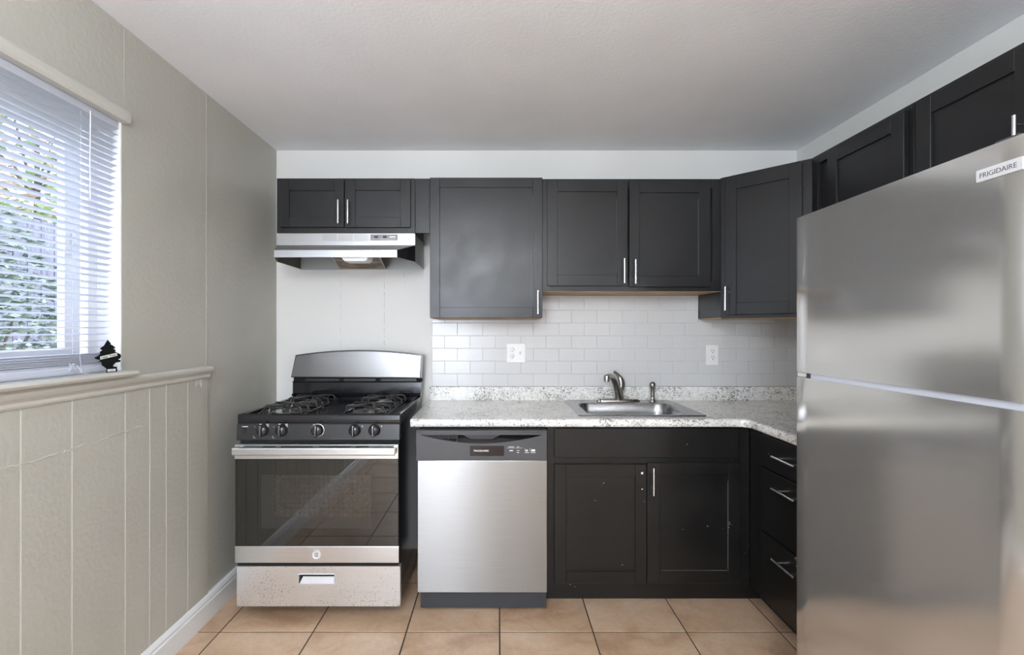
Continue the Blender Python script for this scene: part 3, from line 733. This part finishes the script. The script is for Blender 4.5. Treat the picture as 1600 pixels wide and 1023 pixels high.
t = MB(); t.lathe([(.011, zf0-.0005), (.010, zf0+.006), (.0065, zf0+.012), (.004, zf0+.020), (.002, zf0+.022)], (.603, 2.856, 0), 'z', 16); t.build('plug', 'brushed_nickel', fa)
sr = thing('side_sprayer', 'short brushed nickel side sprayer standing right of the faucet', 'sprayer', (0.925, 2.872, zr+.005))
t = MB(); t.lathe([(.022, zr+.0045), (.021, zr+.010), (.014, zr+.018), (.0125, zr+.03)], (.925, 2.872, 0)); t.build('collar', 'brushed_nickel', sr)
t = MB(); t.lathe([(.0125, zr+.028), (.0135, zr+.06), (.014, zr+.078), (.016, zr+.088), (.0185, zr+.10), (.0175, zr+.112), (.011, zr+.120), (.003, zr+.1225)], (.925, 2.872, 0)); t.build('spray_head', 'brushed_nickel', sr)

# ------------------------------------------------------------------ sink base cabinet
YBF = 2.343; YBD = 2.323
def xb(px): return (px-778)*YBD/FPX
def zb_(py): return CAMZ-(py-516)*YBD/FPX
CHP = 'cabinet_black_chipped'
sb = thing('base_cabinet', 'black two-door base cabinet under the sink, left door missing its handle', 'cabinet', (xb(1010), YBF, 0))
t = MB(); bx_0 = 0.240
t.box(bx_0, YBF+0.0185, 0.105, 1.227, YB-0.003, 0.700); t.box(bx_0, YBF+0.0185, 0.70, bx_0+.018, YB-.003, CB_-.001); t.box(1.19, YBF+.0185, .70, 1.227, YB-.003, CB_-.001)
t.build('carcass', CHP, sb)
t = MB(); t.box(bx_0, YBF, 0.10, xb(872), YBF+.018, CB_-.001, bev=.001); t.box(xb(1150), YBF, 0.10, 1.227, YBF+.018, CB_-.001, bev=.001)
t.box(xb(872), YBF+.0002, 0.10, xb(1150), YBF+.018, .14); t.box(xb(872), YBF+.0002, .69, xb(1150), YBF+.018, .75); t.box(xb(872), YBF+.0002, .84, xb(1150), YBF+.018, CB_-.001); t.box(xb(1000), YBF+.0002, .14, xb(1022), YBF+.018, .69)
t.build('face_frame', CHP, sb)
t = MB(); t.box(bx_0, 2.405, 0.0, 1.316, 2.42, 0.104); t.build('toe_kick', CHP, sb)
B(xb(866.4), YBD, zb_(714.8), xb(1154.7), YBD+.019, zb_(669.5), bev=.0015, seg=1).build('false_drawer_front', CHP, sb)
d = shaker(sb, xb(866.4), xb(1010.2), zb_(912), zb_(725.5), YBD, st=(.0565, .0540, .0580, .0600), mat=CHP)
t = MB()
for py, r in ((739, .0062), (764, .0035)): t = MB(); t.lathe([(r, YBD-.0003), (r*.8, YBD+.001)], ((1003.3-778)*YBD/FPX, 0, zb_(py)), 'y', 10); t.build('bare_screw_hole', 'white_mark', d)
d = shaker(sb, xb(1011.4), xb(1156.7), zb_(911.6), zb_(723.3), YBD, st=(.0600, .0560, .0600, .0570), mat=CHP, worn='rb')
hz0, hz1 = CAMZ-(774-516)*(YBD-.03)/FPX, CAMZ-(731-516)*(YBD-.03)/FPX
bar_handle(d, (1021.8-778)*(YBD-.032)/FPX, (hz0+hz1)/2, hz1-hz0, True, YBD)
# drawer base on the right run
db = thing('drawer_cabinet', 'black three-drawer base cabinet between the sink cabinet and the refrigerator', 'cabinet', (1.229, 2.341, 0), -PI/2, local=True)
L = 2.341-1.735
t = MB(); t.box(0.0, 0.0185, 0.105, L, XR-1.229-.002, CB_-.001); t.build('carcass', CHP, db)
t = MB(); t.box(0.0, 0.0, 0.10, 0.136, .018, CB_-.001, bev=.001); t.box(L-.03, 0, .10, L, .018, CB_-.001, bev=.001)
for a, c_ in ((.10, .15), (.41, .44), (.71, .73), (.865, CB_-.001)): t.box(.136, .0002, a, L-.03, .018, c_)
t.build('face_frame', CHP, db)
t = MB(); t.box(-0.063, .088, 0, L, .103, .104); t.build('toe_kick', CHP, db)
for z0, z1, hz in ((.724, .868, .800), (.434, .717, .662), (.136, .424, .359)):
    dr = B(2.341-2.210, -.020, z0, 2.341-1.760, -.001, z1, bev=.0015, seg=1).build('drawer', CHP, db)
    bar_handle(dr, 2.341-1.985, hz, .160, False, -.020)

# ------------------------------------------------------------------ dishwasher
YW = 2.286
def xw(px): return (px-778)*YW/FPX
def zw(py): return CAMZ-(py-516)*YW/FPX
dw = thing('dishwasher', 'stainless dishwasher with a dark grey control panel, between range and sink cabinet', 'dishwasher', (xw(752), YW, 0))
B(xw(654), YW+.03, .10, xw(853), YB-.06, zw(671), bev=0).build('tub', 'shade_black', dw)  # tub blackened to keep the gap beside the range in shade
t = MB(); t.box(xw(652), YW, zw(925.8), xw(855), YW+.029, zw(719.3), bev=.003); t.build('door', 'steel_dishwasher', dw)
# control panel with a scooped pocket handle
t = MB(); px0, px1, pz0, pz1 = xw(650.6), xw(854.3), zw(718.8), zw(672.5)
pt = zw(679.0)
def scoop_z(x):   # lower curve of the scoop
    xa, xb2 = xw(657), xw(848); u = (x-xa)/(xb2-xa)
    return pt - (pt-zw(692.5))*max(0, math.sin(PI*min(max(u, 0), 1)))**0.9
low = [xw(657)+(xw(848)-xw(657))*k/24 for k in range(25)]
poly = [(px0, pz0), (px1, pz0), (px1, pt)] + [(x, scoop_z(x)) for x in reversed(low)] + [(px0, pt)]
t.prism(poly, 'y', YW-.004, YW+.020)
t.box(px0, YW-.004, pt, px1, YW+.028, pz1, bev=0); t.box(px0, YW-.009, zw(675), px1, YW-.002, zw(673.4), bev=.0015)
cpn = t.build('control_panel', 'dishwasher_panel', dw)
t = MB(); xs_ = xw(714); xe = xw(848)
lows = [x for x in low if x > xs_]
loops = []
for x in [xs_]+lows:
    z = scoop_z(x); loops.append([Vector((x, YW-.003, z)), Vector((x, YW+.006, z+.35*(pt-z))), Vector((x, YW+.016, pt-.25*(pt-z))), Vector((x, YW+.020, pt))])
t.loft(loops, False); t.build('scoop', 'black_enamel', cpn)
t = MB(); t.prism([(xw(722), pt+.001), (xw(735), zw(686.5)), (xw(769), zw(686.5)), (xw(783), pt+.001)], 'y', YW+.002, YW+.016, bev=.001); t.build('door_latch', 'black_plastic', cpn)
t = MB(); t.box(xs_-.0012, YW-.0042, scoop_z(xs_), xs_+.0012, YW+.02, pt); t.mi = 1; t.box(xw(657), YW+.010, zw(692), xs_, YW+.016, pt); t.mi = 0
for k in range(3):
    z = pt-.004-k*.0105*.55
    xa = xw(662+k*9); t.box(xa, YW-.002, z-.0012, xs_, YW+.006, z)
for px in (686, 700): t.box(xw(px), YW-.002, zw(688), xw(px)+.001, YW+.006, pt)
t.build('vent_grille', ['dishwasher_panel', 'shade_black'], cpn)
dp = B(xw(734.5), YW-.0052, zw(711.7), xw(787.5), YW-.0042, zw(696)).build('display_plate', 'black_enamel', cpn)
text('FRIGIDAIRE', 'name_lettering', 'white_mark', dp, (xw(752), YW-.0056, zw(703.6)), ROT_FRONT, xw(763.5)-xw(740.6), .0078, .0003, bold=0.02)
t = MB()
def mark(a, b_, c_, e2): t.box(xw(a), YW-.0050, zw(e2), xw(b_), YW-.0041, zw(c_))
mark(794.5, 803, 697.2, 697.9); mark(807.5, 811, 697.2, 697.9); mark(792, 816, 699.2, 699.5); mark(796, 801.5, 702.6, 704.2); mark(807.5, 811.5, 702.9, 703.6); mark(807.5, 811, 706, 706.8)
mark(821.5, 824.5, 702, 704.6); mark(830, 836, 701.5, 704.6); mark(820, 826.5, 706.2, 706.9); mark(829, 836.5, 706.2, 706.9); mark(820, 820.4, 700, 704.8); mark(828, 828.4, 700, 704.8)
t.build('button_marks', 'white_mark', cpn)
kx = B(xw(656), YW+.02, .012, xw(854), YW+.035, zw(926.8)).build('kick_plate', 'kick_grey', dw)
t = MB()
for px in (664, 843.5): t = MB(); t.lathe([(.0045, YW+.0185), (.0045, YW+.0205)], (xw(px), 0, zw(935)), 'y', 12); t.build('screw', 'black_plastic', kx)

# ------------------------------------------------------------------ gas range
rg = thing('gas_range', 'freestanding gas range with stainless oven door and black cooktop', 'range', (-0.8385, 2.5, 0))
RX0, RX1 = -1.217, -0.460; RF = 2.246
t = MB(); t.box(RX0+.004, 2.262, .045, RX1-.004, 2.925, .905, bev=.003); t.build('body', 'black_enamel', rg)
for x in (RX0+.06, RX1-.06):
    for y in (2.44, 2.86):
        MB().lathe([(.015, 0), (.018, .006), (.010, .010), (.010, .048)], (x, y, 0), 'z', 14).build('leg', 'black_plastic', rg)
# cooktop with raised rim
t = MB()
t.prism([(RF, .912), (RF-.001, .925), (RF+.001, .945), (RF+.008, .951), (RF+.022, .949), (RF+.034, .940), (RF+.034, .906), (RF+.002, .906)], 'x', RX0, RX1)
t.box(RX0, RF+.03, .906, RX0+.022, 2.86, .950, bev=.004); t.box(RX1-.022, RF+.03, .906, RX1, 2.86, .950, bev=.004)
t.box(RX0, 2.845, .906, RX1, 2.93, .955, bev=.003)
t.box(RX0+.01, RF+.02, .905, RX1-.01, 2.87, .9385)
ck = t.build('cooktop', 'black_enamel', rg, sharp=30)
for bx in (-1.035, -0.635):
    for by in (2.405, 2.672):
        zc = .9385
        t = MB(); t.lathe([(.088, zc), (.090, zc+.003), (.084, zc+.004), (.060, zc+.0015), (.046, zc+.001)], (bx, by, 0), 'z', 36); dpn = t.build('burner_bowl', 'burner_steel', rg)
        t = MB(); t.lathe([(.040, zc+.001), (.042, zc+.012), (.036, zc+.016), (.020, zc+.016)], (bx, by, 0), 'z', 28); bn = t.build('burner', 'burner_steel', rg)
        t = MB(); t.lathe([(.031, zc+.016), (.032, zc+.019), (.028, zc+.022), (.005, zc+.0225)], (bx, by, 0), 'z', 24); t.build('burner_cap', 'cap_black' if by < 2.5 else 'burner_steel', bn)
        # wire grate
        t = MB(); hw, hl = .108, .128; zg = zc+.0045; ztp = zc+.038; r = .0036
        lp = rr(bx-hw, by-hl, bx+hw, by+hl, .02, 4, zg); lp.append(lp[0].copy()); t.tube(lp, r, 8)
        for sx in (-1, 1):
            for f in (-.42, .42):
                x0 = bx+sx*hw; y0 = by+f*hl
                t.tube([(x0, y0, zg), (x0, y0, zg+.02), (x0-sx*.004, y0, ztp-.006), (x0-sx*.012, y0, ztp), (bx+sx*.030, y0*.35+by*.65, ztp)], r, 8)
        for sy in (-1, 1):
            for f in (-.45, .45):
                x0 = bx+f*hw; y0 = by+sy*hl
                t.tube([(x0, y0, zg), (x0, y0, zg+.02), (x0, y0-sy*.004, ztp-.006), (x0, y0-sy*.012, ztp), (x0*.35+bx*.65, by+sy*.030, ztp)], r, 8)
        for sx in (-1, 1):
            t.tube([(bx-sx*hw*.96, by-hl*.96, zg), (bx-sx*hw*.75, by-hl*.75, ztp-.004), (bx, by, ztp+.002), (bx+sx*hw*.75, by+hl*.75, ztp-.004), (bx+sx*hw*.96, by+hl*.96, zg)], r*1.05, 8)
        t.build('burner_grate', 'grate_iron', rg)
# control panel
ZP0, ZP1 = .830, .9085
t = MB(); t.prism([(RF-.002, ZP1), (RF-.006, ZP1-.004), (RF-.010, ZP0+.004), (RF-.008, ZP0), (RF+.03, ZP0), (RF+.03, ZP1)], 'x', RX0-.001, RX1+.001)
YK = RF-.0085
def xk(px, Y=YK): return (px-778)*Y/FPX
def zk(py, Y=YK): return CAMZ-(py-516)*Y/FPX
t.mi = 1
def mk(a, b_, c_, e2): t.box(xk(a), YK-.0018, zk(e2), xk(b_), YK+.001, zk(c_))
mk(378.5, 387.5, 665.8, 666.8)
for dx in (0, 29.8):
    mk(405.5+dx, 409+dx, 662, 663); mk(416+dx, 420+dx, 662.2, 663); mk(416.5+dx, 419.8+dx, 664.2, 665); mk(416.2+dx, 419.8+dx, 666.2, 667); mk(397.4+dx, 398.6+dx, 666.3, 666.9); mk(395.6+dx, 396.8+dx, 681, 682.2)
mk(489, 495, 662.6, 663.2); mk(498, 502, 662.6, 663.2)
for dx in (0, 30): mk(566+dx, 566.7+dx, 664.5, 667)
pn = t.build('control_panel', ['range_panel', 'white_mark'], rg)
B(RX0+.01, RF+.004, .812, RX1-.004, RF+.018, ZP0).build('panel_gap_shade', 'shade_black', rg)  # dark bar standing in for the shade under the control panel
for i, px in enumerate((409.0, 438.5, 495, 553, 584)):
    yk = YK-.012; cx, cz = xk(px, yk), zk(672.6, yk)
    t = MB(); t.lathe([(.0285, YK+.002), (.0285, YK-.003), (.0265, YK-.005), (.0255, YK-.015), (.021, YK-.022), (.012, YK-.025), (.004, YK-.0255)], (cx, 0, cz), 'y', 32)
    t.box(cx-.0055, YK-.034, cz-.0275, cx+.0055, YK-.004, cz+.0275, bev=.003)
    kb = t.build('knob', 'knob_black', pn)
    B(cx-.0014, YK-.0345, cz-.022, cx-.0002, YK-.0338, cz+.025).build('knob_pointer', 'handle_chrome', kb)
    if i == 2: MB().lathe([(.0300, YK-.0002), (.0300, YK-.0014), (.0290, YK-.0016)], (cx, 0, cz), 'y', 36).build('knob_ring', 'handle_chrome', kb)
B(xk(379), YK-.002, zk(677.5), xk(385), YK+.001, zk(669), bev=.0006, seg=1).build('oven_light_switch', 'black_plastic', pn)
for dx in (0, 29.8):
    text('OFF', 'panel_lettering', 'white_mark', pn, (xk(397.8+dx), YK-.002, zk(684)), ROT_FRONT, .0095, .0036, .0003)
# oven door
DY = 2.219
def xo(px, Y=DY): return (px-778)*Y/FPX
def zo(py, Y=DY): return CAMZ-(py-516)*Y/FPX
dr = B(xo(367.0), DY+.003, zo(879.3), xo(623), DY+.036, zo(694.5), bev=.003).build('oven_door', 'black_enamel', rg)
t = MB(); t.box(xo(366.8), DY, zo(879.3), xo(623.3), DY+.008, zo(853.3), bev=.002); t.build('lower_trim', 'steel_door', dr)
t = MB(); t.box(xo(366.5), DY, zo(717), xo(622.2), DY+.030, zo(694.4), bev=.002)
t.mi = 1
for a, b_ in ((410.5, 431), (439, 489), (498, 547.5), (556, 576)):
    t.box(xo(a), DY-.0008, zo(698.8), xo(b_), DY+.002, zo(697.1), bev=.0005, seg=1)
t.build('upper_trim', ['steel_door', 'shade_black'], dr)
gl_ = B(xo(367.2), DY+.0008, zo(853.2), xo(622.0), DY+.006, zo(717.2), bev=.001).build('door_glass', 'oven_glass', dr)
B(xo(408.3), DY+.0004, zo(825), xo(580.8), DY+.002, zo(741.6)).build('window_border', 'window_border', gl_)
B(xo(428.8), DY+.0000, zo(808.6), xo(580.4), DY+.002, zo(742.2)).build('oven_window', 'oven_window', gl_)
t = MB(); HY = DY-.045
t.prism([(HY+.010, zo(712.5, HY)), (HY+.002, zo(712, HY)), (HY, zo(710, HY)), (HY, zo(702, HY)), (HY+.002, zo(700.2, HY)), (HY+.012, zo(699.5, HY)), (HY+.018, zo(701, HY)), (HY+.018, zo(711, HY))], 'x', xo(362, HY), xo(616, HY))
for px in (363.5, 611.5):
    x_ = xo(px, HY); t.box(x_, HY+.010, zo(711, HY), x_+.016, DY+.001, zo(701, HY), bev=.003)
t.build('door_handle', 'steel_door', dr)
t = MB(); cx, cz = xo(494.5), zo(866.3)
t.lathe([(.0200, DY+.001), (.0200, DY-.0022), (.0188, DY-.0034), (.0178, DY-.0028), (.0172, DY-.0026), (.004, DY-.0026)], (cx, 0, cz), 'y', 36)
bd = t.build('badge', 'badge_silver', dr)
text('GE', 'badge_monogram', 'burner_steel', bd, (cx, DY-.0030, cz), Matrix.Rotation(0.0, 3, 'Y') @ ROT_FRONT, .019, .017, .0004)
# drawer
y0 = DY+.006
t = MB(); xa, xb3, za, zb3 = xo(370, y0), xo(625.3, y0), zo(947, y0), zo(884.5, y0)
qx0, qx1, qz0, qz1 = xo(467, y0), xo(522.5, y0), zo(911, y0), zo(897.2, y0)
t.box(xa, y0, za, qx0, y0+.03, zb3); t.box(qx1, y0, za, xb3, y0+.03, zb3); t.box(qx0, y0, za, qx1, y0+.03, qz0); t.box(qx0, y0, qz1, qx1, y0+.03, zb3)
rd = t.build('warming_drawer', 'steel_drawer', rg)
t = MB(); ringp = .0035
t.box(qx0-ringp, y0-.003, qz0-ringp, qx1+ringp, y0+.001, qz0, bev=.001); t.box(qx0-ringp, y0-.003, qz1, qx1+ringp, y0+.001, qz1+ringp, bev=.001)
t.box(qx0-ringp, y0-.003, qz0, qx0, y0+.001, qz1, bev=.001); t.box(qx1, y0-.003, qz0, qx1+ringp, y0+.001, qz1, bev=.001)
t.plate([(qx0+.004, y0+.001, qz0), (qx1-.002, y0+.001, qz0), (qx1-.006, y0+.018, qz1-.018), (qx0+.012, y0+.018, qz1-.018)], -.001)
t.mi = 1; t.box(qx0, y0+.022, qz0, qx1, y0+.024, qz1)
t.build('recessed_pull', ['badge_silver', 'shade_black'], rd)
B(RX0+.008, y0+.004, zo(884, y0), RX1-.006, y0+.03, zo(880, y0)).build('drawer_gap_shade', 'shade_black', rg)  # dark bar painting the shade between oven door and drawer
# backguard
GY = 2.84
def xg(px, Y=GY): return (px-778)*Y/FPX
def zg_(py, Y=GY): return CAMZ-(py-516)*Y/FPX
def arch(xl_t, xr_t, zs, zp, n=24):
    return [(xl_t+(xr_t-xl_t)*k/n, zs+(zp-zs)*(1-(2*k/n-1)**2)) for k in range(n+1)]
out = [(xg(454.6), zg_(589.5))] + arch(xg(462.0), xg(660.5), zg_(554.6), zg_(547)) + [(xg(659), zg_(590.5))]
MB().prism(out, 'y', GY, 2.90).build('backguard_shell', 'black_enamel', rg)
inn = [(xg(456), zg_(588))] + arch(xg(463.4), xg(657.5), zg_(556), zg_(548.6)) + [(xg(655.6), zg_(589.0))]
MB().prism(inn, 'y', GY-.004, GY+.002).build('backguard_panel', 'steel_backguard', rg)
t = MB(); t.box(xg(457), GY+.016, zg_(597), xg(658), 2.90, zg_(588)); t.build('backguard_vent', 'shade_black', rg)
t = MB()
for a, b_ in ((476, 529), (536, 586), (594, 650)): t.box(xg(a), GY+.008, zg_(595.6), xg(b_), GY+.018, zg_(591.5), bev=.001)
t.build('vent_louvre', 'black_plastic', rg)
t = MB(); t.prism([(GY+.004, .950), (GY-.014, .958), (GY-.016, .966), (GY+.000, .972), (GY+.002, zg_(597.5)), (GY-.004, zg_(596)), (GY-.002, zg_(595.2)), (2.90, zg_(595.2)), (2.90, .950)], 'x', xg(457.2), xg(657.5))
t.build('backguard_riser', 'black_enamel', rg)

# ------------------------------------------------------------------ refrigerator
fx = 1.050; fy0, fy1 = 0.935, 1.698; FH = 1.737
fg = thing('refrigerator', 'stainless top-freezer refrigerator facing left at the right edge of the room', 'refrigerator', (1.45, 1.32, 0))
t = MB(); t.box(fx+.068, fy0+.004, .02, 1.80, fy1-.004, FH-.012, bev=.004); t.build('cabinet', 'dishwasher_panel', fg)
zg1 = 1.1975; zg0 = 1.181
def fdoor(z0, z1, nm):
    t = MB()
    # slightly crowned front with rounded vertical edges
    pts = [(fx+.064, fy0)]
    n = 12
    pts += [(fx+.012, fy0), (fx+.005, fy0+.003), (fx+.0015, fy0+.009)]
    for k in range(1, n): 
        u = k/n; pts.append((fx+.0005-.0005*math.sin(PI*u), fy0+.012+(fy1-fy0-.024)*u))
    pts += [(fx+.0015, fy1-.009), (fx+.005, fy1-.003), (fx+.012, fy1), (fx+.064, fy1)]
    loops = [[Vector((p[0] if p[0] < fx+.02 else p[0], p[1], z)) for p in pts] for z in (z0, z1)]
    t.loft(loops, True, True, True, smooth=True)
    return t.build(nm, 'steel_fridge', fg, sharp=50)
fdoor(zg1, FH, 'freezer_door'); fdoor(.075, zg0, 'fridge_door')
B(fx+.008, fy0+.002, zg0, fx+.064, 1.636, zg1).build('handle_strip', 'handle_strip', fg)
B(fx+.004, 1.624, zg0, fx+.064, 1.640, zg1).build('strip_stop', 'black_plastic', fg)
B(fx+.010, 1.640, zg0+.002, fx+.064, fy1-.002, zg1-.002).build('door_gasket', 'white_plastic', fg)
B(fx+.05, fy0+.01, .0, 1.78, fy1-.01, .07).build('base_grille', 'black_plastic', fg)
def fy_(px, X=fx): return FPX*X/(px-778)
by_c = (fy_(1528)+fy_(1601))/2
zbt = CAMZ+(516-267.5)*fy_(1528)/FPX; zbb = CAMZ+(516-286)*fy_(1528)/FPX
hw_ = (fy_(1528)-fy_(1601))/2
t = MB(); t.prism([(p.x, p.y) for p in rr(by_c-hw_, zbb, by_c+hw_, zbt, .003, 4)], 'x', fx-.004, fx+.001, bev=0)
bg_ = t.build('badge', 'badge_silver', fg)
text('FRIGIDAIRE', 'badge_lettering', 'dark_mark', bg_, (fx-.0043, (fy_(1534)+fy_(1592))/2, (zbt+zbb)/2-.0005), ROT_LEFT, fy_(1534)-fy_(1592), .0105, .0003, bold=-0.01)
for yy in (fy0+.05,):
    B(fx+.02, yy, FH-.006, fx+.12, yy+.05, FH+.012, bev=.003).build('hinge_cover', 'dishwasher_panel', fg)

# ------------------------------------------------------------------ pendant lamps behind the camera; the rear one is added as fill
for i, (x, y) in enumerate(((-0.40, -0.1), (0.20, -1.6))):
    l_ = thing('pendant_lamp', 'white globe pendant lamp above the camera' if i == 0 else 'unseen white globe lamp added near the rear wall for fill light', 'lamp', (x, y, ZC), group='pendant lamps')
    t = MB(); t.lathe([(.05, ZC-.0005), (.05, ZC-.015), (.02, ZC-.025)], (x, y, 0)); t.build('canopy', 'brushed_nickel', l_)
    t = MB(); t.tube([(x, y, ZC-.02), (x, y, 2.235)], .006, 8); t.build('rod', 'brushed_nickel', l_)
    t = MB(); t.lathe([(.135*math.sin(PI*k/18)+.0005, 2.10-.135*math.cos(PI*k/18)) for k in range(19)], (x, y, 0), n=36); t.build('globe', ['lamp_globe', 'fill_globe'][i], l_)

# ------------------------------------------------------------------ outside the side window
gm = B(-12, -6, -0.6, XL-0.16, 14, -0.5).build('ground', 'lawn'); struct(gm, 'lawn outside the window')
fn = thing('garden_fence', 'grey vertical board fence seen through the blind', 'fence', (-4.6, 5, -0.5))
t = MB(); y = 2.0
while y < 9: t.box(-4.62, y, -0.5, -4.60, y+.135, 2.45, bev=.003, seg=1); y += .142
t.build('fence_boards', 'fence_wood', fn)
t = MB(); t.box(-4.68, 2, .2, -4.62, 9, .29); t.box(-4.68, 2, 2.0, -4.62, 9, 2.09); t.build('fence_rail', 'fence_wood', fn)
def foliage(name, label, cat, c, R, nleaf, size, mat, trunk=True):
    th = thing(name, label, cat, (c[0], c[1], -0.5)); t = bmesh.new()
    for _ in range(nleaf):
        while True:
            p = Vector((random.uniform(-1, 1), random.uniform(-1, 1), random.uniform(-1, 1)))
            if 0.35 < p.length < 1: break
        p = Vector((p.x*R[0], p.y*R[1], p.z*R[2])) + Vector(c)
        s = size*random.uniform(.6, 1.4); M = Matrix.Translation(p) @ Matrix.Rotation(random.uniform(0, 6.28), 4, 'Z') @ Matrix.Rotation(random.uniform(0, 6.28), 4, 'X')
        q = [M @ Vector(v) for v in ((-s, 0, 0), (0, -s*.45, s*.1), (s, 0, 0), (0, s*.45, s*.1))]
        vs_ = [t.verts.new(v - Vector((c[0], c[1], -0.5))) for v in q]; t.faces.new(vs_)
    me = bpy.data.meshes.new('foliage'); t.to_mesh(me); t.free(); me.materials.append(MATS[mat])
    o = bpy.data.objects.new('foliage', me); C.objects.link(o); o.parent = th
    k = MB()
    k.tube([(c[0], c[1], -0.5), (c[0]+.05, c[1], c[2]*.5), (c[0], c[1]+.05, c[2]+.3*R[2])], [.06, .05, .02], 8)
    for j in range(6):
        a = j*1.05; k.tube([(c[0], c[1], c[2]-.3*R[2]), (c[0]+.6*R[0]*math.cos(a), c[1]+.6*R[1]*math.sin(a), c[2]+.4*R[2])], [.02, .006], 6)
    k.build('branches', 'bark', th)
foliage('garden_shrub', 'tall green shrub outside the window in front of the fence', 'shrub', (-3.3, 2.95, 0.9), (.55, .62, 1.35), 8000, .028, 'leaf_green')
foliage('garden_tree', 'pale tree with pinkish leaves rising above the fence outside', 'tree', (-6.0, 6.2, 3.6), (1.3, 1.5, 1.7), 5000, .065, 'leaf_pale')
